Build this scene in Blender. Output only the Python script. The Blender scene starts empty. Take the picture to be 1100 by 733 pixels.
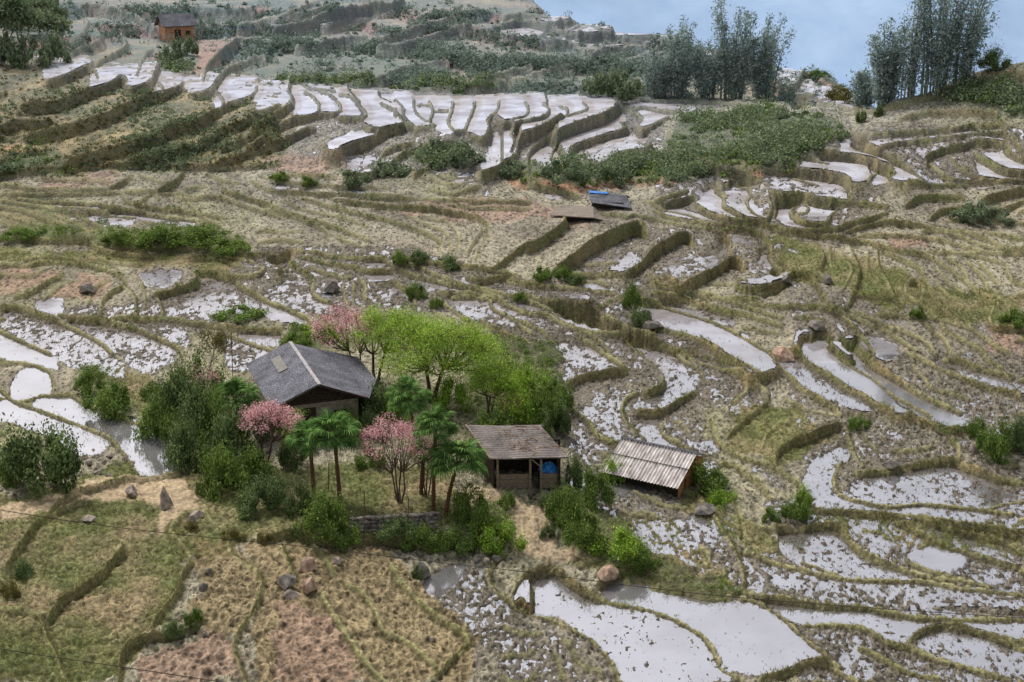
# ---------------------------------------------------------------- survey of the terraces
# every table: (u0, v0, scale, [(drop, "x y x y ...")...], [(wetness, "x y ...")...]) in chart coordinates of the hillside
SURVEY = [
(0,0,.2727,[
 (14,"190 318 290 278 345 252 375 262 385 290"),(3,"0 245 60 215 75 200"),(6,"100 225 150 235 200 225"),
 (16,"90 402 200 400 330 360 440 312 475 285 495 300 490 335"),
 (14,"495 348 560 325 610 292 602 280"),
 (17,"110 525 230 505 400 455 510 400 620 350 640 320 625 298"),
 (15,"630 365 700 335 720 312"),
 (17,"270 630 430 592 600 545 660 500 780 470 865 408 880 370 845 322"),
 (12,"765 365 835 340 850 322"),
 (13,"480 628 620 612 700 585 830 547 860 512 960 472 1040 430 1100 392"),
 (9,"870 580 960 542 1050 492 1100 462"),(9,"860 642 960 602 1100 552"),(5,"0 692 250 662 500 642 850 655 1100 645"),
 (14,"0 500 60 480 120 470 200 480"),(10,"0 630 90 600 180 590"),(13,"870 405 930 385 1000 350 1010 325"),
 (8,"270 215 340 180 400 150 380 110 340 70"),(8,"380 245 450 210 500 180 490 140"),(6,"280 150 330 130 350 90"),
 (8,"800 310 820 250 880 190 950 140"),(8,"860 320 900 270 960 240 1040 225"),(6,"940 105 1030 80 1100 60"),
 (6,"320 10 420 30 520 60 600 100"),(6,"780 30 900 50 1000 30"),(5,"540 290 570 220 600 190"),
 ],[(1,"0 197 62 200 40 236 0 243"),(.93,"200 240 340 240 345 258 290 275 200 312"),(1,"370 268 460 268 450 290 378 302"),(1,"380 315 440 305 440 325 375 347"),
 (1,"487 278 602 280 595 302 550 322 495 343"),(1,"628 298 702 303 700 328 632 360"),(1,"730 312 842 318 830 336 765 362"),(1,"862 322 1006 322 992 350 930 382 870 405"),
 (.9,"100 228 145 225 130 245"),(1,"1025 340 1100 340 1100 372 1050 402")]),
(270,0,.2727,[
 (14,"0 495 60 460 130 425 165 395 160 358 145 345"),(8,"0 448 60 415 120 395"),
 (13,"0 572 60 522 140 472 240 442 268 402 250 372 215 352"),
 (10,"250 442 300 442 345 430 350 400 325 375 270 357"),(10,"350 462 420 452 452 440 440 410 390 377 350 366"),
 (12,"0 605 100 560 200 510 245 500"),
 (19,"360 585 380 570 440 540 500 508 560 482 605 465 560 415 510 385"),
 (10,"565 385 600 420 600 450 640 500 652 515"),(4,"640 390 645 430 680 470 720 490 710 500 650 515"),
 (3,"655 410 695 410"),(5,"700 395 715 430 705 475 725 490"),(2,"722 435 775 433"),(7,"795 395 790 430 775 470 785 500 800 522"),
 (7,"880 390 875 420 850 490 840 522 800 520"),(8,"975 390 970 420 935 460 940 500 915 560 860 535"),
 (7,"1080 390 1092 420 1070 450 1000 480 980 490"),(14,"1100 455 1060 480 1022 500 1050 560 1030 630 980 662 920 692"),
 (8,"380 700 450 690 500 662 510 600 560 580 640 560"),(8,"520 680 600 600 700 570 800 560"),(8,"640 690 720 640 740 600 800 580"),
 (14,"90 110 200 90 300 60 420 30 520 10 600 -10"),(9,"300 110 360 65 450 45 560 10"),(10,"180 185 300 165 370 145 450 140"),
 (8,"480 150 560 140 680 100 800 75"),(8,"500 190 600 170 700 140 860 92"),
 (8,"400 330 500 310 600 270 770 240"),(6,"640 350 850 345 960 330 1100 300"),(6,"910 320 1000 290 1100 265"),(5,"0 100 100 60 200 50 330 20"),
 (5,"110 60 200 30 300 -20"),(6,"190 310 230 345 330 360"),
 ],[(1,"35 340 130 345 142 368 110 390 60 412 30 400"),(.93,"165 355 238 375 252 400 235 435 180 450"),(.9,"240 370 318 395 325 425 290 435 265 385"),
 (.93,"290 360 370 370 430 430 420 445 365 455 340 395"),(.97,"390 370 500 385 560 430 590 462 540 488 465 500 450 430"),
 (1,"460 503 495 505 440 540 380 568 345 610 315 625 325 590 370 550"),(1,"510 385 560 390 570 405 550 410"),
 (1,"570 380 625 385 645 450 712 490 655 510 635 480 590 410"),(1,"650 390 690 390 695 405 660 405"),(1,"662 415 690 415 697 475 665 460"),
 (1,"715 392 782 392 780 428 725 428"),(1,"725 440 768 437 768 490 790 520 765 520 725 480"),(1,"800 390 862 390 865 420 830 510 800 500 805 440"),
 (.96,"880 390 962 390 962 420 925 450 930 500 905 552 865 530 880 460"),(.97,"985 390 1050 390 1078 410 1062 435 1000 465 985 440"),
 (.97,"975 500 1020 492 1030 530 1045 550 1015 620 940 682 920 670 950 600"),(.9,"190 310 265 330 250 350 200 340"),
 (.75,"400 650 500 612 490 680 410 690"),(.5,"560 650 620 610 590 670"),(.6,"650 680 720 610 700 680"),(.9,"280 105 330 95 360 65 450 45 470 50 370 75 340 110"),(.9,"1005 100 1040 90 1045 125 1010 130")]),
(540,0,.2727,[
 (7,"0 475 60 455 95 420 90 395 50 382"),(14,"40 500 100 470 160 440 185 410 165 390"),(4,"38 505 45 540 70 545"),
 (17,"70 545 120 520 190 480 250 430 252 400 230 390"),(6,"255 460 300 440 333 420 318 395"),
 (18,"240 640 195 610 200 570 250 520 330 470 430 415 450 402"),(8,"105 685 100 620 130 570 190 520"),
 (15,"275 650 270 600 350 540 440 490 492 470 465 442"),(13,"420 645 440 610 520 570 590 558 550 533"),(6,"450 672 520 667 600 630 640 600"),
 (3,"450 400 520 425 560 420 640 440 700 437"),(5,"500 425 548 462 530 500 550 515 600 490 650 455"),
 (4,"370 105 400 130 490 150 600 150"),(4,"250 130 330 142 490 157 560 165"),(7,"0 330 150 285 300 255"),(6,"350 230 440 190 540 180"),
 (4,"0 90 90 80 160 100 250 130"),(5,"160 100 210 95 230 70"),(4,"250 125 290 95 300 85"),(5,"170 170 260 175 320 200"),(3,"0 60 100 70 160 60"),
 (3,"440 385 600 395 800 400 1100 420"),
 (10,"720 620 830 660 950 680 1010 700"),
 ],[(.97,"50 382 140 385 165 402 150 430 100 460 45 490 0 502 0 486 60 460 98 420 92 395"),(.97,"0 500 42 500 45 560 20 640 0 642"),
 (1,"182 390 235 390 240 410 215 440 130 500 80 542 70 535 110 500 180 430"),(1,"250 390 300 393 318 410 270 447 250 445"),
 (1,"330 393 420 395 418 410 330 455 270 490 235 533 230 520 260 480 320 440"),(1,"110 612 188 570 192 605 232 640 130 682 105 650"),
 (1,"460 448 466 460 400 505 330 540 265 592 272 652 230 622 235 602 330 522"),(1,"500 515 556 540 470 590 430 612 400 652 340 652 330 640 430 570"),
 (1,"590 585 632 595 600 622 570 625"),(.97,"460 655 590 585 570 622 500 662"),(.97,"310 640 490 518 500 520 430 572 335 645"),
 (1,"480 400 720 405 745 430 720 436 650 420 600 410"),(1,"530 430 580 430 640 450 600 475 550 505 538 497 570 460"),
 (1,"10 90 50 100 45 130 15 135"),(1,"90 115 140 110 150 132 100 140"),(1,"165 62 205 60 185 100 160 80"),(1,"225 62 250 66 230 80"),(1,"170 140 230 140 240 162 170 165"),
 (1,"320 140 480 155 400 190 330 195"),(1,"270 98 370 113 370 135 280 120"),(1,"380 98 420 98 430 128"),(1,"450 112 560 123 680 150 690 175 600 152 450 132"),(1,"500 155 560 160 540 175 510 170"),(1,"250 145 300 155 280 170"),(1,"780 175 870 190 870 220 800 205"),(.9,"880 690 930 705 930 733 885 733")]),
(800,0,.2727,[
 (5,"470 545 500 525 600 520 740 515 880 500 1010 490"),(4,"540 585 600 560 700 550 900 530 1025 515"),(10,"720 640 720 610 780 585 900 560 1030 545"),
 (6,"610 462 750 440 970 440 990 462 1020 500 1032 550 1035 590"),(4,"720 635 770 680 830 710 1100 717"),(4,"800 610 860 670 940 710"),
 (4,"910 600 970 640 1010 670 1100 700"),(4,"1030 580 1060 605 1100 622"),(5,"420 540 440 570 500 610 560 650 590 690 560 725"),(4,"460 550 520 590 600 630 660 680 700 720"),
 (5,"280 590 380 600 480 630 520 660 500 700 485 733"),(3,"210 600 330 630"),(4,"100 660 250 670 370 690 410 720"),(4,"190 690 290 720"),
 (12,"205 330 235 260"),(8,"210 370 280 370"),(8,"290 400 350 400"),(8,"375 415 440 420"),
 (6,"400 440 520 425 640 400 760 370 860 330"),(5,"840 350 960 310 1100 290"),(4,"960 400 1100 370"),(4,"1050 540 1080 580 1100 600"),
 ],[(1,"150 265 230 265 205 327 145 322"),(1,"210 358 240 330 272 352"),(1,"290 355 347 365 340 390 288 387"),(1,"375 388 420 388 445 402 375 412"),(1,"450 403 515 415 455 432"),
 (.95,"390 540 420 545 450 590 560 660 570 680 540 680 480 620 410 600"),(.95,"440 550 470 560 530 600 620 650 690 725 590 727 590 670 530 620"),
 (.93,"240 650 280 620 400 635 480 680 480 720 430 733 430 700 350 660"),(1,"505 665 555 690 520 728 512 690"),(.8,"100 685 240 690 370 705 400 733 290 733 200 710"),
 (.7,"300 600 380 605 460 630 380 625"),(.85,"500 560 620 558 560 580 520 588"),(1,"930 640 960 650 1090 710 980 712 940 690"),(.95,"960 620 1030 600 1100 630 1100 695 1010 660"),
 (.85,"900 545 1020 530 1000 545"),(.6,"580 590 720 570 700 620 600 610"),(.6,"800 610 860 640 800 640")]),
(0,180,.2727,[
 (4,"0 105 150 100 420 95 620 92 720 100"),(3,"70 115 170 130 320 140 470 155 600 180 700 200 770 212 785 238"),(3,"0 125 180 150 350 165 450 182 530 190"),
 (4,"0 150 90 165 200 210 290 247"),(3,"180 152 300 185 400 237"),(4,"0 45 200 25 480 20"),(4,"740 130 800 190 870 230"),(6,"880 60 890 90 960 110 1100 162"),
 (10,"625 78 690 50 722 10"),(7,"430 75 480 50 520 30"),(5,"555 132 600 92 625 120"),(3,"690 110 760 122 850 112 950 142 1100 187"),(4,"480 90 500 130 560 150 700 170 850 190 880 210"),
 (5,"0 275 200 285 350 287 372 310 440 330 600 345"),(4,"440 312 600 315 800 320 930 327 970 342 1000 372"),
 (4,"0 375 100 382 180 367 300 375 400 395 470 420 500 452"),(6,"250 415 180 452 120 492 60 502"),(11,"740 380 780 430 700 472 610 492"),(4,"760 402 850 410 930 427 1020 420 1040 400"),
 (5,"930 440 960 470 1030 510 1100 550"),(7,"480 462 410 510 395 575"),(7,"490 462 530 500 540 580"),
 (5,"0 540 60 540 130 565 230 600 330 650 400 690 440 733"),(5,"230 580 330 590 440 605 540 635 620 670 700 710 720 733"),(5,"440 592 550 590 680 595 760 610 900 625 1100 640"),
 (4,"0 640 60 670 150 710 200 733"),(4,"900 650 960 680 1040 710 1080 725"),(3,"100 360 200 350 300 365"),(5,"620 500 640 560 640 590"),
 (3,"560 30 640 60 740 110"),(3,"820 20 870 50 940 60"),(3,"0 65 180 85 430 85"),
 ],[(.8,"220 150 400 160 400 176 260 167"),(.9,"400 162 440 160 560 183 680 200 768 215 770 240 720 240 600 210 520 192"),(.75,"260 170 350 190 360 210 300 190"),(.88,"350 190 520 195 510 215 440 242 390 215"),
 (.72,"0 550 100 575 230 620 330 670 400 733 200 733 60 662 0 630"),(.7,"280 600 440 620 550 665 650 715 690 733 480 733 350 650"),(.65,"530 600 680 610 750 620 740 700 720 690 640 650"),
 (.9,"0 660 130 733 0 733"),(.6,"880 650 1050 733 880 733"),(.72,"800 440 920 450 1000 520 1100 570 1100 595 850 582 780 582 660 575 760 500"),(.85,"950 650 1080 655 1070 690 1000 670"),
 (.95,"160 540 230 525 230 577 170 567"),(.6,"300 560 390 540 390 580 310 575"),(.85,"560 440 700 410 690 440 600 475"),(.6,"1000 350 1100 330 1100 420 1060 390 1000 362"),(.6,"1050 480 1100 480 1100 530"),(.3,"560 530 620 520 620 580 540 580")]),
(270,180,.2727,[
 (4,"0 50 80 90 250 100 400 105 460 117 700 122 930 130 1100 132"),(4,"0 115 160 180 300 222 440 270 490 300"),(4,"200 112 330 155 480 190 600 222 700 260 748 290 740 322"),
 (7,"330 115 500 140 700 155 850 180 925 210 930 260 905 310 890 362"),(4,"0 150 140 180 270 230 305 262 280 312"),(3,"770 140 900 155 1100 157"),(3,"440 110 560 112 740 130"),
 (8,"960 390 1010 350 1060 312 1100 297"),(4,"0 342 100 330 180 320 240 345"),(3,"180 342 280 370 380 390 440 405 550 407"),(3,"230 330 400 355 530 355"),
 (4,"530 360 560 390 640 420 760 450 850 470 960 500 1000 530 1100 580"),(4,"580 380 650 385 720 420 830 460 960 485 1100 522"),(5,"430 440 452 470 440 500 470 522"),(5,"550 440 610 480 640 520 645 562"),
 (5,"150 360 180 390 240 430 240 490 280 530 335 547"),(4,"740 520 800 560 880 620 905 652"),(4,"790 500 930 510 950 550 1010 590 1100 652"),(4,"900 600 980 650 1100 702"),(4,"0 480 90 530 180 590 250 622"),
 (5,"560 340 700 368 800 385 900 392 1000 412"),(5,"850 430 900 440 1000 420 1050 425"),(3,"700 80 800 100 900 80"),(4,"740 490 860 490 960 510"),
 ],[(.72,"60 350 160 335 120 370 160 430 230 450 240 520 320 560 330 600 240 600 160 560 60 500 140 430 80 380"),(.9,"0 500 80 540 200 610 220 632 160 612 0 552"),(.6,"270 340 350 355 410 390 330 385"),
 (.5,"210 395 290 395 340 410 330 440 220 420"),(.8,"430 360 500 365 540 400 480 390"),(.95,"470 415 540 415 530 440 480 437"),(.62,"480 480 560 470 610 500 600 550 500 520"),(.5,"350 470 440 490 440 530 360 520"),
 (.75,"630 425 700 450 820 485 700 480"),(.6,"900 455 1000 450 1100 470 1100 510 1000 490"),(.78,"790 515 930 520 940 560 1010 610 900 600 830 560"),(.75,"1040 535 1100 545 1100 572"),(.8,"105 85 180 90 170 100"),(.8,"360 100 430 105 420 115"),
 (.6,"830 0 880 60 840 80 810 60"),(.5,"850 100 930 90 930 110")]),
(540,180,.2727,[
 (15,"0 372 60 330 130 292 200 242 252 205 240 180"),(23,"225 372 290 330 350 285 450 240 540 207 565 235"),(17,"500 400 560 350 600 312 680 267 735 245 745 280"),(17,"700 462 780 422 850 377 900 347 935 350 950 380"),
 (3,"560 130 640 160 720 185 830 220 1000 230 1100 242"),(3,"380 180 500 190 600 200 700 222 860 245 892 280 890 335"),(4,"600 160 650 195 820 225"),(4,"760 140 800 175 870 210 950 225"),
 (5,"840 70 875 110 870 150 920 190 950 217"),(5,"880 38 960 60 975 90 962 140 1000 200 1020 217"),(5,"1045 110 1060 160 1040 215"),(6,"880 235 1000 250 1050 290 1060 350 1100 380"),
 (6,"600 130 700 100 730 85"),(12,"640 130 700 120 750 105"),(6,"100 70 200 80 300 110"),
 (4,"0 430 100 455 250 477 400 490 475 495"),(4,"0 490 150 520 270 545 360 555 420 590 500 640 580 672 700 733"),(4,"100 520 200 570 270 620 350 660 400 700 420 733"),
 (3,"60 575 200 590 300 640 460 665 530 700 560 733"),(3,"0 590 100 620 180 660 210 720"),(3,"0 650 80 690 140 720"),(2,"370 552 440 520 480 500"),(4,"500 580 600 620 700 655 800 692 860 733"),
 (3,"540 500 650 530 750 570 830 600 900 640 960 682"),(3,"600 470 750 480 850 510 1000 560 1100 592"),(3,"590 490 700 500 800 530 1000 590 1100 622"),(3,"290 460 350 440 420 470"),(4,"200 410 350 420 450 430"),(4,"640 450 760 490 900 520 1000 520"),
 ],[(.9,"430 412 480 375 520 352 532 365 480 405 440 416"),(.72,"590 452 600 430 700 390 800 340 868 300 865 270 885 290 885 340 830 375 700 455 620 458"),(.93,"940 503 1050 455 1080 410 1035 335 1060 350 1100 380 1100 430 1060 472 960 513"),
 (1,"635 163 680 168 765 205 700 210"),(1,"750 185 850 200 872 220 790 210"),(.95,"790 130 840 80 870 152 950 220 880 200 800 160"),(.9,"885 50 930 50 970 90 955 140 1012 216 960 210 895 150 930 120 900 90"),
 (.6,"1010 110 1050 110 1045 200 1025 150"),(.85,"165 93 232 103 215 116"),
 (.62,"0 445 60 455 200 480 330 500 340 545 250 535 100 510 0 490"),(.95,"330 443 360 448 412 482 350 475"),(.62,"50 530 120 545 200 580 100 565"),
 (.8,"210 540 350 570 430 600 520 650 680 725 600 733 520 695 430 650 300 620 250 580"),(.95,"530 513 600 530 700 560 800 590 900 650 1000 733 880 733 820 680 700 640 590 600 570 550"),
 (.66,"520 620 600 640 760 700 700 700"),(.75,"780 550 860 570 912 600 880 610"),(.6,"0 600 50 630 20 640"),(.5,"200 640 260 650 400 733 240 733"),(.7,"0 700 120 720 130 733 0 733"),(.85,"20 565 80 590 60 600"),(.3,"340 180 430 185 400 195")]),
(500,290,.3273,[
 (3,"690 262 722 300 780 340 792 402"),(4,"0 88 70 92 110 140 160 170 250 212"),(4,"60 180 130 200 200 240 240 272"),(5,"150 130 250 150 330 190 400 230 450 270 510 310 545 342"),
 (13,"450 215 540 240 590 280 640 330 650 380 600 400 565 402"),(13,"340 372 370 347 430 332 490 325 530 320"),(5,"565 402 525 425 515 470 545 520 592 552"),(8,"568 467 640 467 700 432 755 400"),
 (4,"640 500 650 540 700 570 740 582"),(7,"690 255 780 290 860 320 905 350 920 390 870 442"),(5,"540 150 620 185 720 220 800 250 850 290 930 340 970 370 1012 350"),
 (3,"880 200 960 260 1012 300 1016 342"),(4,"1000 290 1060 340 1100 382"),(4,"340 450 400 490 440 550 510 582"),(5,"860 540 920 490 980 440 992 400 960 380"),(4,"810 490 830 560 900 610 1000 640 1100 702"),
 (9,"1020 640 1020 600 1050 570 1100 540"),(3,"1000 270 1060 262 1100 275"),
 ],[(.95,"600 100 620 160 700 190 800 230 860 280 900 325 940 365 1000 352 1010 310 960 262 880 202 830 162 700 112"),(.8,"320 240 430 270 490 310 490 325 400 335 345 367 350 330 320 270"),(.55,"430 210 540 250 590 320 590 350 540 345 540 310 460 230"),
 (.84,"300 115 420 135 500 190 600 235 690 270 715 350 750 360 740 400 640 465 570 465 655 410 665 350 610 280 490 205 380 170"),
 (.66,"385 455 430 420 510 402 512 490 520 560 490 570 430 520"),(.85,"600 500 630 490 640 530 682 582 600 555"),(.58,"740 270 850 310 880 380 830 420 800 400 785 330"),(.65,"880 430 960 400 920 460 860 490"),
 (.88,"1020 280 1100 290 1100 380 1050 330"),(.82,"0 90 70 100 150 170 130 180 60 140"),(.65,"170 110 240 120 290 150 220 145"),(.85,"45 250 90 280 60 290"),(.45,"120 260 240 265 230 290 130 290"),
 (.65,"350 530 430 560 480 600 380 590"),(.65,"720 570 810 560 830 600 740 600"),(.85,"785 640 850 720 820 722"),(.45,"290 200 340 210 340 240 300 240")]),
(700,380,.2727,[
 (6,"440 60 520 90 600 140 680 190 742 242"),(2,"530 180 620 222 740 245"),(16,"490 385 530 342 600 320 680 285 742 265"),(5,"490 385 500 430 545 482"),(5,"290 310 340 290 390 230 440 170 455 130"),
 (4,"250 260 260 330 300 380 400 440 490 480"),(4,"270 430 320 430 400 490 470 562"),(6,"770 300 800 390 832 440"),
 ],[(.9,"510 20 600 60 720 140 860 240 800 220 640 140 560 80"),(.9,"610 500 640 440 740 370 768 380 700 450 690 530 740 590 820 610 880 620 880 642 700 612 650 570"),
 (.75,"210 440 240 450 290 550 250 522"),(.55,"130 350 220 340 260 380 160 370"),(.45,"380 440 450 460 540 540 470 520")]),
(800,180,.2727,[
 (4,"0 225 100 240 180 255 260 265"),(4,"110 100 125 150 112 212"),(4,"130 125 210 120 350 135 430 140 560 152"),(7,"190 192 180 155 200 128 230 120 252 150 240 180 200 195"),(3,"185 195 230 225 320 242"),
 (6,"360 150 335 190 322 242"),(5,"240 255 330 245 420 220 500 200 560 172"),(4,"200 50 300 80 360 140"),(4,"380 40 412 80 412 120 440 142"),(4,"560 70 700 75 850 65 1000 60 1100 55"),
 (9,"640 137 700 110 860 108"),(13,"940 112 1020 90 1100 75"),(8,"730 192 800 160 900 160 1000 165 1100 122"),(3,"450 270 600 265 700 275 800 290 900 320 970 332"),(4,"400 250 520 215 650 215 780 245 900 260 1040 320 1100 332"),
 (3,"800 210 950 205 1100 217"),(3,"780 330 900 340 1010 372"),(3,"960 255 1100 282"),(3,"720 335 900 333 1100 337"),(4,"260 265 380 275 500 295 600 325 720 345 800 390 850 430 950 500 1000 542"),
 (3,"880 370 940 430 955 482"),(3,"930 380 1000 460"),(4,"520 320 530 390 560 440 592 512"),(4,"540 330 590 345 700 400"),(8,"690 390 710 440 750 500 780 550 840 602"),(4,"630 460 640 500 700 540 750 582"),
 (3,"570 400 630 442"),(9,"410 300 440 350 452 400 440 460 410 542"),(8,"280 300 312 340 300 400 342 442"),(10,"100 270 110 330 172 380 190 400 120 460 30 500 0 507"),(8,"200 400 260 420 285 460 330 545"),
 (3,"0 530 100 545 250 550 350 560 450 600 560 640 640 700 700 733"),(3,"200 545 300 545 420 570 550 620 700 680 750 733"),(4,"520 580 640 585 700 600 740 640 790 680 810 733"),(3,"640 590 780 600 900 640 980 700 1040 733"),
 (4,"770 610 800 650 900 700 950 733"),(7,"980 540 960 600 1000 630 1100 632"),(4,"370 560 400 600 470 660 510 733"),(10,"650 440 680 440 700 470 690 520"),(3,"800 350 860 400 890 470 920 490"),(3,"1030 380 1050 440 1100 460"),
 (3,"440 500 520 510 600 520 620 540 530 570"),(3,"700 240 830 260 950 310 1100 320"),(3,"860 90 1100 70"),
 ],[(.7,"110 30 230 30 350 130 230 130 110 110"),(.9,"240 20 360 30 400 70 400 120 430 140 380 145 350 110 290 60"),(.97,"140 130 200 130 178 150 178 190 230 228 310 242 240 252 170 215 135 180"),
 (.93,"255 140 340 140 315 230 235 212 215 195 255 175"),(.95,"0 85 60 212 0 202"),(.45,"70 110 100 110 95 200 60 190"),(.9,"0 502 100 470 162 412 152 380 90 340 70 345 130 400 100 440 0 482"),
 (.97,"225 655 310 670 400 733 225 733"),(.95,"390 690 430 675 480 733 400 733"),(.95,"500 690 582 705 560 733"),(.5,"620 335 750 385 690 375"),(.5,"280 560 400 590 560 700 500 700 350 600"),(.25,"780 225 950 235 940 250 800 245"),(.3,"540 280 700 285 740 330 600 315")]),
(860,290,.2182,[
 (5,"140 340 220 430 300 490 360 530 430 600 500 650 640 733"),(4,"270 330 340 430 440 500 560 590 640 640 760 700 830 732"),(5,"-20 380 60 460 140 510 220 580 300 630 400 700 480 733"),
 (4,"440 390 530 410 640 460 760 510 850 560 1000 600 1100 632"),(4,"680 430 780 440 900 490 1000 510 1100 552"),(3,"200 200 330 240 450 280 560 330 640 400 700 430"),(4,"540 240 640 310 700 350 742 422"),
 (4,"690 250 700 290 800 340 880 390 940 460 1000 492"),(3,"720 260 850 320 980 380 1080 442"),(3,"120 200 250 260 330 320 430 382"),(5,"930 280 1000 270 1100 285"),
 ],[(.98,"10 318 120 330 160 390 300 520 370 570 470 660 640 733 480 733 300 620 160 510 60 450 0 390"),(.96,"215 370 270 345 330 430 380 480 470 540 560 600 640 660 790 733 650 733 520 660 430 590 350 500"),
 (.9,"340 340 450 380 430 440 400 430"),(.82,"-20 440 90 510 200 600 330 700 260 680 130 620 0 500"),(.8,"690 440 800 470 950 520 1060 560 1100 600 1000 570 860 530 740 480"),(.4,"740 340 860 390 930 460 830 430")]),
(800,360,.2727,[
 (3,"430 545 520 540 620 520 740 495 840 485"),(4,"850 500 950 540 1020 570 1100 582"),(5,"640 330 750 368 790 382 850 378 890 380"),(5,"790 382 840 440 842 480"),(6,"410 450 440 520 470 542"),
 (4,"420 650 560 680 700 670 880 690 1050 722"),(3,"960 690 1030 670 1100 662"),(3,"250 690 400 700 600 720 740 733"),(5,"380 480 350 560 370 620 420 650"),
 ],[(.82,"450 590 520 545 620 545 760 525 850 520 1000 580 950 640 1000 670 880 680 640 665 500 665 430 640"),(.88,"250 560 320 500 390 440 400 460 330 540 330 600 360 650 460 670 700 690 960 725 700 733 500 700 380 690 280 640"),(.7,"910 500 960 500 950 515"),(.97,"560 210 640 270 760 330 870 370 840 385 700 350 600 290")]),
(800,533,.2727,[
 (4,"380 0 450 30 600 45 760 35 900 55 1040 82"),(3,"850 115 950 105 1100 90"),(3,"280 70 400 75 500 90 530 100"),(4,"590 90 720 100 830 140 950 160 1060 200 1100 232"),(4,"520 110 620 110 700 150 800 195 940 240 1100 292"),
 (4,"640 80 840 120 1000 150 1100 182"),(4,"60 120 200 120 350 105 400 150 440 200 520 250 620 290 720 320 850 332 950 360"),(4,"640 250 740 300 900 345 960 362"),
 (4,"0 215 120 255 230 285 380 320 560 335 700 345 850 375 1000 395 1100 412"),(3,"230 250 290 270 380 312"),(4,"0 385 150 400 300 425 480 440 560 460 700 485 850 495 1100 502"),
 (4,"-20 405 60 430 150 490 220 560 300 630 370 672"),(4,"240 500 400 505 500 530 560 575 650 600 760 640 900 680 1040 722"),(4,"640 580 700 530 800 510 900 535 1000 570 1100 612"),
 (4,"450 600 560 650 640 690 760 722"),(3,"1040 580 1100 587"),(4,"60 733 200 690 240 670 330 670 440 733"),
 ],[(.88,"150 140 350 110 380 160 440 220 540 280 680 330 500 325 380 310 270 270 190 220"),(.97,"660 230 730 215 860 260 780 290 700 262"),(.85,"500 160 560 190 540 220 520 215"),
 (.76,"110 260 240 290 380 330 500 350 700 360 850 385 1000 405 1100 420 1100 470 950 440 750 430 500 380 420 350 200 350 110 300"),
 (.93,"100 410 300 435 480 460 700 500 850 505 1100 520 1100 570 1000 545 800 505 700 525 620 570 560 560 500 520 400 495 240 490 180 460"),
 (.83,"700 560 800 530 900 560 1000 590 1100 620 1100 690 1000 690 880 650 760 610"),(.98,"0 430 50 450 150 520 220 580 300 650 200 680 60 690 0 690"),(.83,"400 0 1100 0 1100 50 960 50 760 25 600 35 460 20"),
 (.86,"330 0 400 10 500 60 760 50 960 90 840 110 640 70 500 70"),(.75,"830 190 900 200 1080 265 960 230"),(.7,"920 130 1100 100 1100 160"),(.66,"950 270 1100 300 1100 380 1000 370 900 320"),(.75,"380 640 460 630 500 700 420 700"),
 (.6,"560 620 700 650 900 733 640 733 640 680"),(.5,"260 540 400 580 340 600"),(.4,"20 250 110 270 120 370 30 370"),(.85,"420 120 500 110 480 150"),(.5,"1000 330 1100 350 1100 395 1000 390")]),
(540,533,.2727,[
 (5,"0 380 60 430 150 465 260 510 330 540 400 610 440 660 460 733"),(3,"210 270 290 340 370 385 450 410 570 440 670 480 750 530 790 560 830 620 860 690 940 733"),(3,"550 290 620 330 700 370 800 405 900 405 960 400"),
 (7,"780 0 830 70 880 150 930 240 952 330 940 372"),(4,"40 375 80 310 130 272 210 265"),(3,"940 733 1000 720 1100 700"),(4,"380 335 470 290 550 290"),
 ],[(.93,"130 280 210 275 290 350 370 395 570 450 660 490 740 540 790 590 830 660 880 733 520 733 460 660 410 600 300 500 220 440 100 430 60 380 90 320"),
 (.97,"400 350 470 300 540 300 640 350 740 395 900 410 960 430 1100 500 1100 690 960 700 890 660 830 570 760 520 660 460 560 430 450 400"),
 (.3,"0 400 60 440 260 520 400 620 440 700 440 733 0 733"),(.72,"540 90 620 80 700 90 850 90 850 130 700 210 640 230 570 180"),(.3,"450 0 760 0 850 90 900 240 920 340 700 310 600 200"),(.6,"1050 250 1100 260 1100 340 1060 320")]),
(480,400,.2727,[
 (6,"600 395 700 410 850 440 950 470 1010 510 1085 592"),],[(.8,"640 420 750 430 850 455 750 470 640 470"),(.72,"760 590 1000 580 1080 600 1000 690 820 722")]),
(0,360,.2727,[
 (3,"0 105 100 110 190 145 212 200 200 242"),(5,"0 215 60 260 140 290 250 330 340 365 430 400"),(4,"80 262 150 240 210 240 280 240"),(4,"280 240 350 285 450 310 520 345 600 355 700 385 780 420 852 467"),
 (12,"852 467 800 500 700 520 600 540 540 547"),(4,"430 400 480 450 540 532"),(8,"200 680 270 630 340 602 480 562 540 547"),
 ],[(1,"60 200 110 150 190 150 205 200 200 235 120 245 60 240"),(1,"140 280 280 250 340 290 450 325 600 370 750 430 830 480 760 500 560 530 500 470 430 400 300 345"),
 (1,"0 240 60 280 200 330 330 370 420 410 380 450 320 450 240 400 60 330 0 320"),(.95,"0 20 100 60 210 110 200 125 60 110 0 80"),(.76,"100 0 330 0 400 60 490 150 340 130 220 80"),
 (.72,"400 0 590 0 710 90 620 150 540 150 470 90"),(.7,"640 0 750 0 740 60"),(.7,"880 0 1070 70 1000 140 900 140")]),
(0,533,.2727,[
 (9,"205 60 270 32 320 15 380 8"),(14,"30 260 60 210 100 160 130 110 200 60"),(17,"190 470 240 400 340 330 400 290 450 230 492 200 460 170"),(5,"680 100 670 140 720 190 752 240"),
 (13,"752 240 720 300 700 370 640 440 600 500"),(4,"160 480 190 560 230 650 270 733"),(13,"470 733 480 620 520 565 620 540 720 520 800 470"),(5,"900 180 920 230 990 280 1032 330 1010 430 950 520 930 562"),
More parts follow.
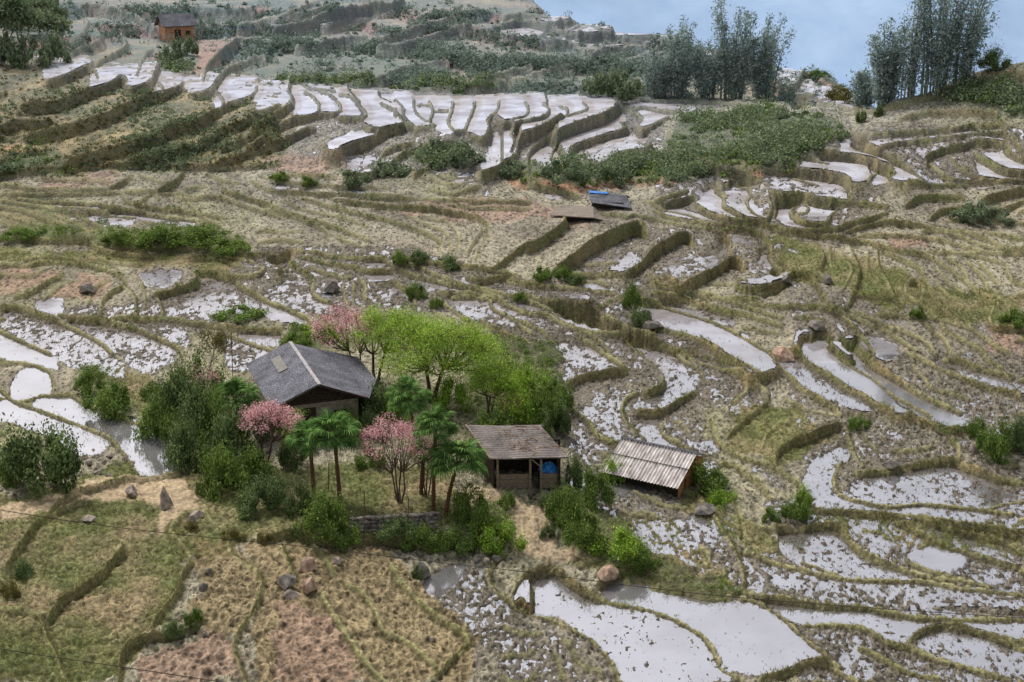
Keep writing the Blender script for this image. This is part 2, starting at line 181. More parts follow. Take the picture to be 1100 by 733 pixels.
 (4,"930 562 920 600 950 680 970 733"),(6,"690 95 740 60 800 60 830 90"),(5,"0 440 80 450 160 470"),
 ],[]),
(270,533,.2727,[
 (4,"120 200 150 260 172 322"),(5,"280 390 320 460 370 530 430 620 500 700 530 733"),(4,"380 350 440 380 490 450 520 520 600 560 660 610 722 662"),(4,"250 190 290 240 322 302"),
 (5,"550 270 580 320 620 370 680 430 740 480 830 530 862 572"),(6,"862 572 800 630 740 690 710 722"),(5,"990 230 940 280 940 330 970 380 1050 430"),
 (16,"60 150 160 130 250 150 330 160 450 150 600 160 700 180"),
 ],[(.97,"700 330 820 280 820 330 760 380 710 372"),(.5,"830 290 920 230 970 240 930 300 930 340 1000 420 1100 470 1100 733 1000 700 960 620 880 560 830 500 730 430 720 400 800 330"),(.97,"1040 370 1100 320 1100 432")]),
]
# surface kinds: polygons in full chart coordinates
#  kinds: grass, clay, tan, dirt, thicket, ochre, path
ZONES = [
 ("far","-180 -60 700 -60 900 80 940 112 700 104 500 102 340 97 280 92 120 74 0 50 -180 50"),
 ("scrub","-180 50 0 55 60 60 130 75 230 85 300 95 330 130 300 180 0 190 -180 190"),
 ("thicket","275 42 330 38 400 45 440 52 480 45 540 40 600 45 640 60 630 85 560 92 500 100 400 97 300 85 270 62"),
 ("thicket","540 45 620 50 700 65 700 100 660 105 620 90 560 75"),
 ("thicket","165 45 200 38 210 60 205 80 175 70"),("thicket","140 10 260 5 270 30 210 20 170 22"),
 ("thicket","735 125 790 122 850 122 900 125 905 140 880 160 850 175 800 190 750 195 700 200 640 200 560 195 560 178 640 185 700 165 710 150"),
 ("thicket","1020 95 1060 88 1100 100 1100 125 1060 112 1020 112"),
 ("thicket","0 168 60 165 80 182 50 190 0 190"),("thicket","440 172 480 165 515 178 480 186"),
 ("dirt","205 35 262 38 225 75 208 85"),("dirt","470 52 490 60 520 95 490 90 478 70"),("dirt","740 170 800 175 830 190 790 190 740 180"),
 ("dirt","0 155 50 160 20 175 0 178"),("dirt","560 185 640 195 700 190 730 200 600 206 550 200"),("dirt","1050 75 1100 72 1100 95 1060 90"),
 ("path","540 84 560 78 625 68 625 73 570 84 540 92"),("path","520 88 570 78 570 86 540 95"),
 ("clay","45 192 130 186 120 200 40 204"),("clay","0 285 62 290 35 312 0 318"),("clay","85 290 120 300 105 320 75 325 55 318"),("clay","285 168 330 170 400 180 330 190 290 186"),
 ("clay","955 255 1000 260 1000 270 960 268"),("clay","1055 355 1100 350 1100 385 1060 380"),("tan","120 255 165 262 160 275 120 275"),
 ("clay","470 235 420 225 500 210 560 212 640 240"),
 ("grassy","0 200 70 210 110 240 180 262 250 270 90 262 0 255"),("grassy","0 270 120 270 260 270 260 290 150 285 0 282"),
 ("thicket","105 238 140 245 200 248 250 252 275 262 250 272 180 266 120 264 100 258"),("thicket","0 244 40 245 100 250 95 256 0 256"),
 ("grassy","0 540 60 520 130 500 190 500 260 540 270 575 250 600 200 600 190 650 160 690 130 733 0 733 -180 860 -180 540"),
 ("clay","150 715 175 690 230 682 258 690 262 733 150 733"),("tan","205 580 245 575 275 610 278 640 262 680 225 690 205 660 220 620 205 600"),
 ("tan","270 580 420 590 520 690 500 733 270 733"),
 ("clay","290 640 350 660 390 733 300 733"),
 ("path","0 545 60 530 110 515 150 508 185 505 200 520 215 545 185 562 170 580 165 562 180 550 150 530 90 540 40 552 0 565"),
 ("path","495 525 530 520 560 535 590 545 600 580 590 605 560 600 540 590 520 560 500 550"),
 ("path","600 540 625 545 650 580 640 600 620 590"),("path","640 590 600 600 560 603 560 596 640 585"),
 ("grassy","200 505 260 520 330 530 330 590 240 570"),("grassy","280 500 480 500 500 560 420 580 330 560"),
 ("thicket","480 560 520 545 550 560 545 590 510 590"),("thicket","585 530 640 540 680 570 700 610 660 605 620 590 600 570"),
 ("thicket","640 600 700 605 760 622 800 640 760 642 700 628 650 612"),("grassy","730 520 800 560 860 590 860 600 800 590 740 550"),
 ("grassy","600 540 720 560 800 640 740 640 620 610"),
 ("grassy","90 395 150 400 200 440 190 455 120 435 80 420"),("grassy","150 400 170 402 170 450 155 450"),
 ("thicket","80 398 100 400 140 430 145 445 110 440 80 420"),("thicket","500 360 600 380 610 470 560 470 500 440"),
 ("ochre","560 640 580 655 575 645"),("dark","310 540 400 545 480 550 520 570 500 585 420 580 330 575"),
 ("grassy","860 560 900 545 1000 560 1100 575 1100 600 1000 590 900 570"),
 ("grassy","790 430 850 440 900 470 830 500 780 480"),("grassy","820 250 1000 300 1100 320 1100 360 960 330 850 300"),
 ("thicket","310 358 340 362 350 378 335 385 305 368"),
]
BASEWET = [(.5,"560 310 700 300 840 390 830 440 760 440 740 520 700 500 620 500 560 400"),(.5,"280 265 420 265 560 300 700 330 600 420 560 380 500 340 400 330 300 345 120 370 0 345 0 330 130 330 240 300"),
 (.55,"820 540 1110 500 1110 740 860 740 800 650 790 600 840 590"),(.42,"840 380 1110 380 1110 500 960 560 880 560 860 480"),(.45,"680 250 780 235 860 270 840 300 690 300 580 300"),
 (.45,"700 200 900 140 1110 140 1110 200 950 205 900 260 720 235"),(.5,"600 505 690 500 790 560 800 640 740 640 680 600"),(.4,"840 300 1110 350 1110 380 860 370"),(.35,"280 110 700 104 720 170 620 190 520 190 330 175")]
import bpy, bmesh, math, random
import numpy as np
from mathutils import Vector, Matrix, Euler
R = math.radians
scene = bpy.context.scene
COL = scene.collection
rng = np.random.default_rng(7)
random.seed(7)
# ---------------------------------------------------------------- camera
F, PITCH, CAMZ = 1500.0, R(18), 34.0
cd = bpy.data.cameras.new('camera'); cam = bpy.data.objects.new('camera', cd); COL.objects.link(cam)
cam.location = (0, 0, CAMZ); cam.rotation_euler = (R(72), 0, 0)
cd.sensor_width = 36; cd.lens = 36*F/1100; cd.clip_start = .5; cd.clip_end = 20000
scene.camera = cam
def ray(u, v):
    a = (u-550)/F; b = -(v-366.5)/F
    return a, math.cos(PITCH)+b*math.sin(PITCH), -math.sin(PITCH)+b*math.cos(PITCH)
# ---------------------------------------------------------------- helpers
def tag(o, label=None, cat=None, group=None, kind=None):
    for k, val in (('label', label), ('category', cat), ('group', group), ('kind', kind)):
        if val: o[k] = val
    return o
def empty(name, loc=(0,0,0), rz=0):
    o = bpy.data.objects.new(name, None); COL.objects.link(o); o.location = loc; o.rotation_euler = (0,0,rz); o.empty_display_size = .3
    return o
def np_mesh(name, V, Fq, mats=(), smooth=False, colors=None, mask=None, parent=None, link=True, n=4):
    me = bpy.data.meshes.new(name)
    V = np.asarray(V, np.float32); Fq = np.asarray(Fq, np.int32)
    me.vertices.add(len(V)); me.vertices.foreach_set('co', V.ravel())
    me.loops.add(Fq.size); me.loops.foreach_set('vertex_index', Fq.ravel())
    me.polygons.add(len(Fq)); me.polygons.foreach_set('loop_start', np.arange(len(Fq), dtype=np.int32)*Fq.shape[1])
    me.polygons.foreach_set('loop_total', np.full(len(Fq), Fq.shape[1], np.int32))
    if smooth: me.polygons.foreach_set('use_smooth', np.ones(len(Fq), bool))
    for nm, arr in (('tone', colors), ('mask', mask)):
        if arr is not None:
            at = me.attributes.new(nm, 'FLOAT_COLOR', 'POINT')
            a4 = np.ones((len(V), 4), np.float32); a4[:, :arr.shape[1]] = arr
            at.data.foreach_set('color', a4.ravel())
    me.update(calc_edges=True)
    for m in (mats if isinstance(mats, (list, tuple)) else [mats]): me.materials.append(m)
    if not link: return me
    o = bpy.data.objects.new(name, me); COL.objects.link(o)
    if parent: o.parent = parent
    return o
def box_blur(A, r, it=3):
    r = int(r)
    for _ in range(it):
        for ax in (0, 1):
            P = np.pad(A, [(r+1, r) if k == ax else (0, 0) for k in (0, 1)], mode='edge')
            c = np.cumsum(P, axis=ax)
            A = (np.take(c, range(2*r+1, c.shape[ax]), axis=ax)-np.take(c, range(0, c.shape[ax]-2*r-1), axis=ax))/(2*r+1)
    return A
_T = rng.random((256, 256))
def vnoise(x, y, s=0):
    x = x+s*17.31; y = y+s*9.77
    xi = np.floor(x).astype(np.int64); yi = np.floor(y).astype(np.int64)
    fx = x-xi; fy = y-yi; fx = fx*fx*(3-2*fx); fy = fy*fy*(3-2*fy)
    a = _T[xi & 255, yi & 255]; b = _T[(xi+1) & 255, yi & 255]; c = _T[xi & 255, (yi+1) & 255]; d = _T[(xi+1) & 255, (yi+1) & 255]
    return (a*(1-fx)+b*fx)*(1-fy)+(c*(1-fx)+d*fx)*fy
def fbm(x, y, o=4, s=0):
    t = 0; w = .5; n = 0
    for k in range(o): t = t+w*vnoise(x*2**k, y*2**k, s+k*3); n += w; w *= .55
    return t/n
def crom(P, n, closed=False):
    P = np.array(P, float)
    if len(P) < 3: return P
    if closed: Q = np.vstack([P[-1], P, P[0], P[1]])
    else: Q = np.vstack([2*P[0]-P[1], P, 2*P[-1]-P[-2]])
    out = []
    for i in range(1, len(Q)-2):
        p0, p1, p2, p3 = Q[i-1:i+3]
        for k in range(n):
            t = k/n
            out.append(.5*((2*p1)+(-p0+p2)*t+(2*p0-5*p1+4*p2-p3)*t*t+(-p0+3*p1-3*p2+p3)*t**3))
    if not closed: out.append(P[-1])
    return np.array(out)
# ---------------------------------------------------------------- base relief of the valley (chart raster, 1 cell = 1 unit)
U0, U1, V0, V1 = -180, 1280, -60, 860
NU, NV = U1-U0+1, V1-V0+1
gu = np.arange(U0, U1+1.0); gv = np.arange(V0, V1+1.0)
GU, GV = np.meshgrid(gu, gv)
DX, DY, DZ = ray(GU, GV)
def rbf(ctrl, q):
    c = np.array(ctrl, float); p = c[:, :2]/300; z = c[:, 2]
    def ph(r): return np.where(r > 0, r*r*np.log(np.maximum(r, 1e-9)), 0)
    n = len(c); K = ph(np.linalg.norm(p[:, None]-p[None], axis=2))+np.eye(n)*.02
    A = np.zeros((n+3, n+3)); A[:n, :n] = K; A[:n, n] = 1; A[:n, n+1:] = p; A[n, :n] = 1; A[n+1:, :n] = p.T
    w = np.linalg.solve(A, np.concatenate([z, [0, 0, 0]]))
    qq = q/300
    out = np.zeros(len(q))
    for i in range(n): out += w[i]*ph(np.linalg.norm(qq-p[i], axis=1))
    return out+w[n]+qq@w[n+1:]
FRONT = [(-180,860,-26),(0,733,-30.2),(0,560,-30.2),(-180,560,-28),(250,733,-32),(500,733,-34.3),(800,733,-35.1),(1100,733,-35.6),(1280,860,-36),(500,860,-34),
 (90,460,-32.2),(-150,440,-31.5),(240,600,-31.6),(390,520,-32.3),(340,440,-32.6),(550,520,-33.2),(480,610,-34),(700,600,-34.6),(900,600,-34.9),(1100,600,-35.2),(1280,600,-35.2),
 (700,480,-34.2),(900,480,-34),(1100,480,-33.6),(1280,450,-33),(600,420,-33.4),(450,340,-32.2),(150,350,-32),(-100,330,-31.5),(750,360,-32.9),(950,380,-32.4),(1100,360,-31.4),
 (100,290,-31),(350,270,-30.6),(600,270,-30.3),(800,270,-30),(1000,270,-29.4),(1280,250,-28),(100,215,-28.6),(-120,215,-28),(350,205,-28.3),(600,215,-28.4),(850,215,-27.7),(1050,200,-26.2),
 (0,185,-27),(0,120,-23),(-150,90,-20),(0,60,-19.4),(110,185,-27),(110,130,-23.4),(110,75,-20.3),(230,180,-26.8),(230,130,-24),(230,88,-21.4),(330,170,-26.4),(340,110,-22.8),(450,160,-25.8),(450,110,-23.4),(530,108,-23.9),(600,180,-27.6),(600,140,-26),(600,106,-24.4),
 (700,180,-27.4),(700,108,-25),(760,115,-24.6),(850,180,-26.2),(850,120,-22.8),(950,180,-25.2),(950,130,-23),(1080,150,-23),(1080,110,-20.5),(1100,70,-17),(1000,104,-21.5),(1280,50,-14),(1280,150,-22)]
BACK = [(-180,-60,-9),(-180,40,-17),(0,-60,-12),(0,0,-16.5),(0,50,-20.5),(100,50,-21.5),(190,45,-21.3),(190,0,-17.5),(240,85,-25),(400,95,-26.2),(400,50,-22.5),(400,0,-18),(400,-60,-14),
 (560,95,-26),(560,50,-22.2),(560,0,-18),(650,95,-26),(650,45,-22),(750,95,-26),(750,60,-23.4),(870,80,-24),(870,112,-26.5),(930,112,-27),(940,60,-24),(700,-60,-16),(1280,-60,-16)]
q = np.stack([GU[::4, ::4].ravel(), GV[::4, ::4].ravel()], 1)
def up4(a):
    a = a.reshape(GU[::4, ::4].shape)
    yi = np.linspace(0, (NV-1)/4, NV); xi = np.linspace(0, (NU-1)/4, NU)
    y0 = np.minimum(yi.astype(int), a.shape[0]-2); x0 = np.minimum(xi.astype(int), a.shape[1]-2); fy = (yi-y0)[:, None]; fx = (xi-x0)[None]
    A = a[y0][:, x0]; B = a[y0][:, x0+1]; C = a[y0+1][:, x0]; D = a[y0+1][:, x0+1]
    return (A*(1-fx)+B*fx)*(1-fy)+(C*(1-fx)+D*fx)*fy
ZA, ZB = up4(rbf(FRONT, q)), up4(rbf(BACK, q))
VC = np.interp(gu, [-180,0,25,60,120,180,230,280,340,500,600,700,780,860,930,941,1280], [50,53,55,60,72,80,87,93,98,104,103,106,108,110,113,-999,-999])
VT = np.interp(gu, [-180,540,575,590,640,700,745,800,840,850,880,925,940,975,1000,1030,1060,1100,1280], [-60,-60,2,14,24,38,48,60,72,72,78,103,112,106,100,84,75,66,45])
back = GV < VC[None]
H0 = np.where(back, ZB, ZA)
# ---------------------------------------------------------------- terrace edges
DIST = np.full((NV, NU), 99.0); SIG = np.zeros((NV, NU)); LID = np.full((NV, NU), -1); DROP = np.zeros((NV, NU))
nline = 0
DK = .82
def add_line(P, drop):
    global nline
    P = crom(P, 5); P[:, 1] += .5*drop*DK      # the riser hangs below its edge
    n = P[-1]-P[0]; nr = np.array([-n[1], n[0]])
    if np.linalg.norm(n) < 8: n = P[len(P)//2]-P[0]; nr = np.array([-n[1], n[0]])
    sgn = 1 if nr @ np.array([.45, 1]) > 0 else -1
    for a, b in zip(P[:-1], P[1:]):
        d = b-a; L = np.hypot(*d)
        if L < 1e-6: continue
        x0, x1 = int(min(a[0], b[0]))-13-U0, int(max(a[0], b[0]))+14-U0; y0, y1 = int(min(a[1], b[1]))-13-V0, int(max(a[1], b[1]))+14-V0
        x0, y0 = max(x0, 0), max(y0, 0); x1, y1 = min(x1, NU), min(y1, NV)
        if x1 <= x0 or y1 <= y0: continue
        X = GU[y0:y1, x0:x1]-a[0]; Y = GV[y0:y1, x0:x1]-a[1]
        t = np.clip((X*d[0]+Y*d[1])/L/L, 0, 1); ds = np.hypot(X-t*d[0], Y-t*d[1])
        s = sgn*np.sign(-d[1]*X+d[0]*Y)
        D = DIST[y0:y1, x0:x1]; m = ds < D
        D[m] = ds[m]; SIG[y0:y1, x0:x1][m] = s[m]; LID[y0:y1, x0:x1][m] = nline; DROP[y0:y1, x0:x1][m] = drop
    nline += 1
WET = np.zeros((NV, NU)); POOL = np.full((NV, NU), -1); pools = []
wu = GU+6*(vnoise(GU/9, GV/7, 1)-.5)+2.5*(vnoise(GU/3, GV/2.5, 2)-.5); wv = GV+4*(vnoise(GU/9, GV/7, 3)-.5)+2*(vnoise(GU/3, GV/2.5, 4)-.5)
def inpoly(P, X, Y):
    r = np.zeros(X.shape, bool); n = len(P)
    for i in range(n):
        (ax, ay), (bx, by) = P[i], P[i-1]
        c = (ay > Y) != (by > Y)
        if ay != by: r ^= c & (X < (bx-ax)*(Y-ay)/(by-ay)+ax)
    return r
def window(P, pad=6):
    x0, y0 = P.min(0)-pad; x1, y1 = P.max(0)+pad
    return slice(int(max(0, y0-V0)), int(max(1, min(NV, y1-V0)))), slice(int(max(0, x0-U0)), int(max(1, min(NU, x1-U0))))
def pts(s, x0=0, y0=0, k=1):
    a = np.array([float(t) for t in s.split()]).reshape(-1, 2); return a*k+np.array([x0, y0])
SURV = []
for x0, y0, k, lines, wets in SURVEY:
    DIST0 = DIST.copy()
    for drop, s in lines:      # neighbouring survey sheets overlap: an edge already drawn is not drawn twice
        P = crom(pts(s, x0, y0, k), 5); ui = np.clip(np.round(P[:, 0]-U0), 0, NU-1).astype(int); vi = np.clip(np.round(P[:, 1]+.5*drop*DK-V0), 0, NV-1).astype(int)
        new = DIST0[vi, ui] > np.interp(P[:, 1], [150, 260, 400], [3., 5.5, 7.5]); runs, cur = [], []
        for i in range(len(P)):
            if new[i]: cur.append(i)
            elif cur: runs.append(cur); cur = []
        if cur: runs.append(cur)
        for r in runs:
            a_, b_ = max(0, r[0]-3), min(len(P), r[-1]+4)
            if len(r) == len(P): q_ = pts(s, x0, y0, k)
            elif b_-a_ > 9: q_ = P[a_:b_][::4]
            else: continue
            SURV.append((q_, drop)); add_line(q_, drop)
    for w, s in wets:
        if y0 == 0 and w >= .9: w = 1.0
        P = crom(pts(s, x0, y0, k), 3, True); sl = window(P)
        m = inpoly(P, wu[sl] if w < .93 else (wu[sl]+GU[sl]*2)/3, wv[sl] if w < .93 else (wv[sl]+GV[sl]*2)/3)
        WET[sl][m] = np.maximum(WET[sl][m], w) if w > .5 else w
        POOL[sl][m] = len(pools); pools.append(w)
# narrow paddies between the surveyed edges: lesser bunds that run alongside their neighbours
def lesser(P, off):
    P = crom(P, 5); T = np.gradient(P, axis=0); T /= np.linalg.norm(T, axis=1)[:, None]+1e-9
    Q = P+np.stack([-T[:, 1], T[:, 0]], 1)*off*(1+.25*np.sin(np.arange(len(P))*.35+P[0, 0]))[:, None]
    ui = np.clip(np.round(Q[:, 0]-U0), 0, NU-1).astype(int); vi = np.clip(np.round(Q[:, 1]-V0), 0, NV-1).astype(int)
    ok = (DIST[vi, ui] > abs(off)*.7) & (WETD[vi, ui] < .64) & (Q[:, 1] > 188) & ~((Q[:, 0] > 250) & (Q[:, 0] < 620) & (Q[:, 1] > 400) & (Q[:, 1] < 600)) & ~((Q[:, 0] < 540) & (Q[:, 1] > 540)) & ~((Q[:, 0] < 270) & (Q[:, 1] > 400) & (Q[:, 1] < 560)) & ~((Q[:, 0] > 550) & (Q[:, 0] < 800) & (Q[:, 1] > 180) & (Q[:, 1] < 270))
    runs, cur = [], []
    for i in range(len(Q)):
        if ok[i]: cur.append(i)
        elif cur: runs.append(cur); cur = []
    if cur: runs.append(cur)
    for r in runs:
        if len(r) > 5 and np.linalg.norm(np.diff(Q[r], axis=0), axis=1).sum() > 34:
            q_ = Q[r][::3]
            if len(q_) > 2: add_line(q_-np.array([0, 1.]), 2.4); NEW.append(q_)
src = [p_ for p_, d_ in SURV]; WETD = box_blur(WET, 3, 1)*1.0
for rnd in range(3):
    NEW = []
    for P_ in src:
        off = np.interp(P_[:, 1].mean(), [190, 300, 450, 720], [8, 11, 16, 25])
        for sg_ in (1, -1): lesser(P_, off*sg_)
    src = NEW
# the paddies run on beyond the surveyed part: more edges along the contours
for k in range(14):
    u = np.linspace(1095, 1290, 6); add_line(np.stack([u, 190+k*42+8*np.sin(u/50+k)+(u-1095)*.12], 1), 4)
    u = np.linspace(-190, 5, 6); add_line(np.stack([u, 100+k*40+8*np.sin(u/50+k)-(u)*.1], 1), 6)
BASEY = H0/DZ*DY
DROPM = DROP*BASEY/F*DK
# ---------------------------------------------------------------- level field: flat inside each paddy, stepping at its edges
def solve(H, sig, dist, lid, drop, iters, L=None, lam=.0012, pin=None):
    def cross(ax):
        s1, s2 = (sig[:, :-1], sig[:, 1:]) if ax else (sig[:-1], sig[1:])
        d = (np.maximum(dist[:, :-1], dist[:, 1:]) if ax else np.maximum(dist[:-1], dist[1:])) < 1.6
        l = (lid[:, :-1] == lid[:, 1:]) if ax else (lid[:-1] == lid[1:])
        c = (s1*s2 < 0) & d & l
        dr = (drop[:, :-1]+drop[:, 1:])/2 if ax else (drop[:-1]+drop[1:])/2
        g = np.where(c, -(s2-s1)/2*dr, 0)
        w = np.where(c, np.where(dr > .6, .4, .12), 1.0)
        return g, w
    gx, wx = cross(1); gy, wy = cross(0)
    if L is None: L = H.copy()
    den = np.full(H.shape, lam); den[:, :-1] += wx; den[:, 1:] += wx; den[:-1] += wy; den[1:] += wy
    rhs = lam*H
    rhs = rhs.copy(); rhs[:, 1:] += wx*gx; rhs[:, :-1] -= wx*gx; rhs[1:] += wy*gy; rhs[:-1] -= wy*gy
    om = 1.0
    for it in range(iters):
        acc = rhs.copy()
        acc[:, :-1] += wx*L[:, 1:]; acc[:, 1:] += wx*L[:, :-1]; acc[:-1] += wy*L[1:]; acc[1:] += wy*L[:-1]
        L2 = acc/den; L = L2 if pin is None else np.where(pin, L, L2)
    return L
s2 = (slice(None, None, 2),)*2
Lc = solve(H0[s2], SIG[s2], DIST[s2]*.5, LID[s2], DROPM[s2], 500, lam=.0048)
yi = np.minimum(np.round(np.arange(NV)/2).astype(int), Lc.shape[0]-1); xi = np.minimum(np.round(np.arange(NU)/2).astype(int), Lc.shape[1]-1)
LV = solve(H0, SIG, DIST, LID, DROPM, 220, L=Lc[yi][:, xi], lam=.0012)
# pools and ground cover are looked up where the stepped ground really lies
HS = box_blur(LV, 5, 3)
def relief():
    Y_ = HS/DZ*DY
    for j in range(NV-2, -1, -1):
        Y_[j] = np.maximum(Y_[j], Y_[j+1]+.3*Y_[j+1]**2/(F*30.0))
    return Y_
Yw = relief()
_f = Yw*math.cos(PITCH)-LV*math.sin(PITCH); _up = Yw*math.sin(PITCH)+LV*math.cos(PITCH)
PV = np.clip(np.round(366.5-F*_up/_f-V0), 0, NV-1).astype(int); PU = np.clip(np.round(550+F*(Yw*DX/DY)/_f-U0), 0, NU-1).astype(int)
_gy, _gx = np.gradient(LV); STEEP = np.hypot(_gx, _gy)/(Yw/F)
WET = WET[PV, PU]; POOL = POOL[PV, PU]; WET = np.where(STEEP > 1.6, 0, WET)
# water spreads to the foot of the bunds
block = (DIST < 1.1) | (STEEP > 1.3)
for it in range(4):
    for ax, sh in ((0, 1), (0, -1), (1, 1), (1, -1)):
        W2 = np.roll(WET, sh, ax); P2 = np.roll(POOL, sh, ax); m = (WET < .75) & (W2 >= .75) & ~block
        WET[m] = W2[m]; POOL[m] = P2[m]
for w_, s_ in BASEWET:
    P = pts(s_); sl = window(P); m = inpoly(P, wu[sl], wv[sl]) & (WET[sl] < w_) & (STEEP[sl] < 1.3); WET[sl][m] = w_
# standing water lies level, and the mud around it settles to the same level
pin = np.zeros((NV, NU), bool)
med = {}
for i, w in enumerate(pools):
    m = POOL == i
    if w > .55 and m.sum() > 5: med[i] = (float(np.median(LV[m])), int(m.sum()))
par = {i: i for i in med}
def find(i):
    while par[i] != i: i = par[i]
    return i
for A, B, b1, b2 in ((POOL[:, :-1], POOL[:, 1:], block[:, :-1], block[:, 1:]), (POOL[:-1], POOL[1:], block[:-1], block[1:])):
    m = (A != B) & (A >= 0) & (B >= 0) & ~b1 & ~b2
    for i, j in set(zip(A[m].tolist(), B[m].tolist())):
        if i in med and j in med and abs(med[i][0]-med[j][0]) < (.1 if med[i][0] > -26.8 else .45):
            i, j = find(i), find(j)
            if i != j:
                par[j] = i; n1, n2 = med[i][1], med[j][1]; med[i] = ((med[i][0]*n1+med[j][0]*n2)/(n1+n2), n1+n2)
for i in list(par):
    m = POOL == i; LV[m] = LV[m]*.03+med[find(i)][0]*.97; pin |= m
L0 = LV.copy()
LV = solve(H0, SIG, DIST, LID, DROPM, 90, L=LV, lam=.0012, pin=pin)
LVs = box_blur(LV, 1, 1)
# ---------------------------------------------------------------- chart -> mesh grid
fu = np.concatenate([np.arange(-1000, U0, 20), np.arange(U0, -24, 6), np.arange(-24, 1124, 1.2), np.arange(1124, U1, 6), np.arange(U1, 2100, 20)])
fv = np.concatenate([np.arange(V0, -8, 4), np.arange(-8, 750, 1.1), np.arange(750, V1, 5), np.arange(V1, 1300, 15)])
def samp(A, u, v):
    x = np.clip(u-U0, 0, NU-1.001); y = np.clip(v-V0, 0, NV-1.001); xi = x.astype(int); yi = y.astype(int); fx = x-xi; fy = y-yi
    return (A[yi, xi]*(1-fx)+A[yi, xi+1]*fx)*(1-fy)+(A[yi+1, xi]*(1-fx)+A[yi+1, xi+1]*fx)*fy
def sampn(A, u, v): return A[np.clip(np.round(v-V0), 0, NV-1).astype(int), np.clip(np.round(u-U0), 0, NU-1).astype(int)]
nv, nu = len(fv), len(fu)
MV0 = np.broadcast_to(fv[:, None], (nv, nu)); MU = np.broadcast_to(fu[None], (nv, nu)).copy()
# the ground ends at its skyline; rows above are folded down behind the crest
vt = np.interp(fu, gu, VT)+1.6*(vnoise(fu/14, fu*0, 5)-.5)*(fu > 560)
MV = np.maximum(MV0, vt[None]); over = vt[None]-MV0
y = samp(Yw, MU, MV); z = samp(LVs, MU, MV)
dx, dy, dz = ray(MU, MV)
y = np.where(MV > V1, z/dz*dy, y); x = y*dx/dy
ov = np.clip(over, 0, None); z = z-ov*.5; x = x*(1+ov*.012); y = y*(1+ov*.012)
CREST = ov > 0
d = samp(DIST, MU, MV); sg = sampn(SIG, MU, MV); wet = samp(box_blur(WET, 1, 1), MU, MV); dr = sampn(DROP, MU, MV)
DONE = (x, y, z)
lev = z.copy()
# noises in ground metres
n_f = fbm(x/.42, y/.55, 2, 1); n_c = fbm(x/1.1, y/1.5, 2, 7); n_b = fbm(x/4, y/6, 3, 11); n_r = fbm(x/14, y/20, 3, 17)
far = np.clip((y-70)/70, 0, 1)
clod = n_f*(1-far)+n_c*far
px = y/F
# ---------------------------------------------------------------- ground shape and colour
def lin(r, g, b): return np.array([(c/255)**2.2 for c in (r, g, b)])
ZK = {}
for k in ('far','scrub','thicket','dirt','path','clay','tan','grassy','ochre','dark'): ZK[k] = np.zeros((NV, NU), np.float32)
zu = GU+26*(fbm(GU/26, GV/16, 2, 21)-.5)+4*(vnoise(GU/4, GV/3, 22)-.5); zv = GV+18*(fbm(GU/26, GV/16, 2, 23)-.5)+3*(vnoise(GU/4, GV/3, 24)-.5)
for k, s in ZONES:
    P = pts(s); sl = window(P, 10); ZK[k][sl] = np.maximum(ZK[k][sl], inpoly(P, zu[sl], zv[sl]))
ZM = {k: samp(box_blur(v_[PV, PU], 1, 2), MU, MV) for k, v_ in ZK.items()}
gyv, gxv = np.gradient(LVs); slope = samp(np.hypot(gxv, gyv), MU, MV)/px
riser = np.clip((slope-.7)/1.0, 0, 1)
wd = np.clip(.105/px, .85, 2.5)
bund = np.exp(-(d/wd)**2)*np.clip(dr/3, .6, 1.2)
bund *= .75+.5*fbm(x/1.2, y/1.8, 2, 31)
hb = np.minimum(.25, np.interp(y, [90, 130], [2.3, 1.5])*px)
veg = np.clip(ZM['thicket'], 0, 1); far_m = ZM['far']; scrub = ZM['scrub']
bund *= (1-.7*ZM['thicket'])
rough = .5*ZM['grassy']+far_m+scrub
mot = fbm(x/.18, y/.32, 2, 1)*(1-far)+fbm(x/.4, y/.85, 2, 7)*far+.22*fbm(x/1.9, y/3.2, 2, 13)
rank = np.empty(mot.size); rank[np.argsort(mot.ravel())] = np.linspace(0, 1, mot.size); rank = rank.reshape(mot.shape)
frac = np.interp(wet, [0, .02, .4, .6, .75, .85, .93, 1], [0, .02, .16, .42, .66, .8, .94, 1.12])
amp = .17*(1-.4*rough)
z = z+np.where(wet > .02, amp*(rank-frac), ((clod-.5)*.3+(rank-.5)*.13*(1-far))*(1-.4*rough)+(n_b-.5)*.12)*(1-.8*CREST)*np.clip(d/1.5, .4, 1)
z = z+hb*bund+(n_f-.5)*.08*bund
z = z+(riser*.22+far_m*.3+scrub*.18)*(fbm(x/.9, y/.9, 3, 41)-.5)*2*(1-CREST)
z = z+veg*(.45*fbm(x/2, y/2.5, 3, 43))
# the far slope and the scrubby spur are stepped too, too far off to survey bund by bund
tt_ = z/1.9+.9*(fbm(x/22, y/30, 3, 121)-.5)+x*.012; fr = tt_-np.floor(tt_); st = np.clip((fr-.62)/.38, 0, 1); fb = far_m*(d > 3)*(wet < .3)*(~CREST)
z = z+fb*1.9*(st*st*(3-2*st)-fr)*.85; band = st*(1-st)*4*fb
V = np.stack([x, y, z+CAMZ], 2).reshape(-1, 3)
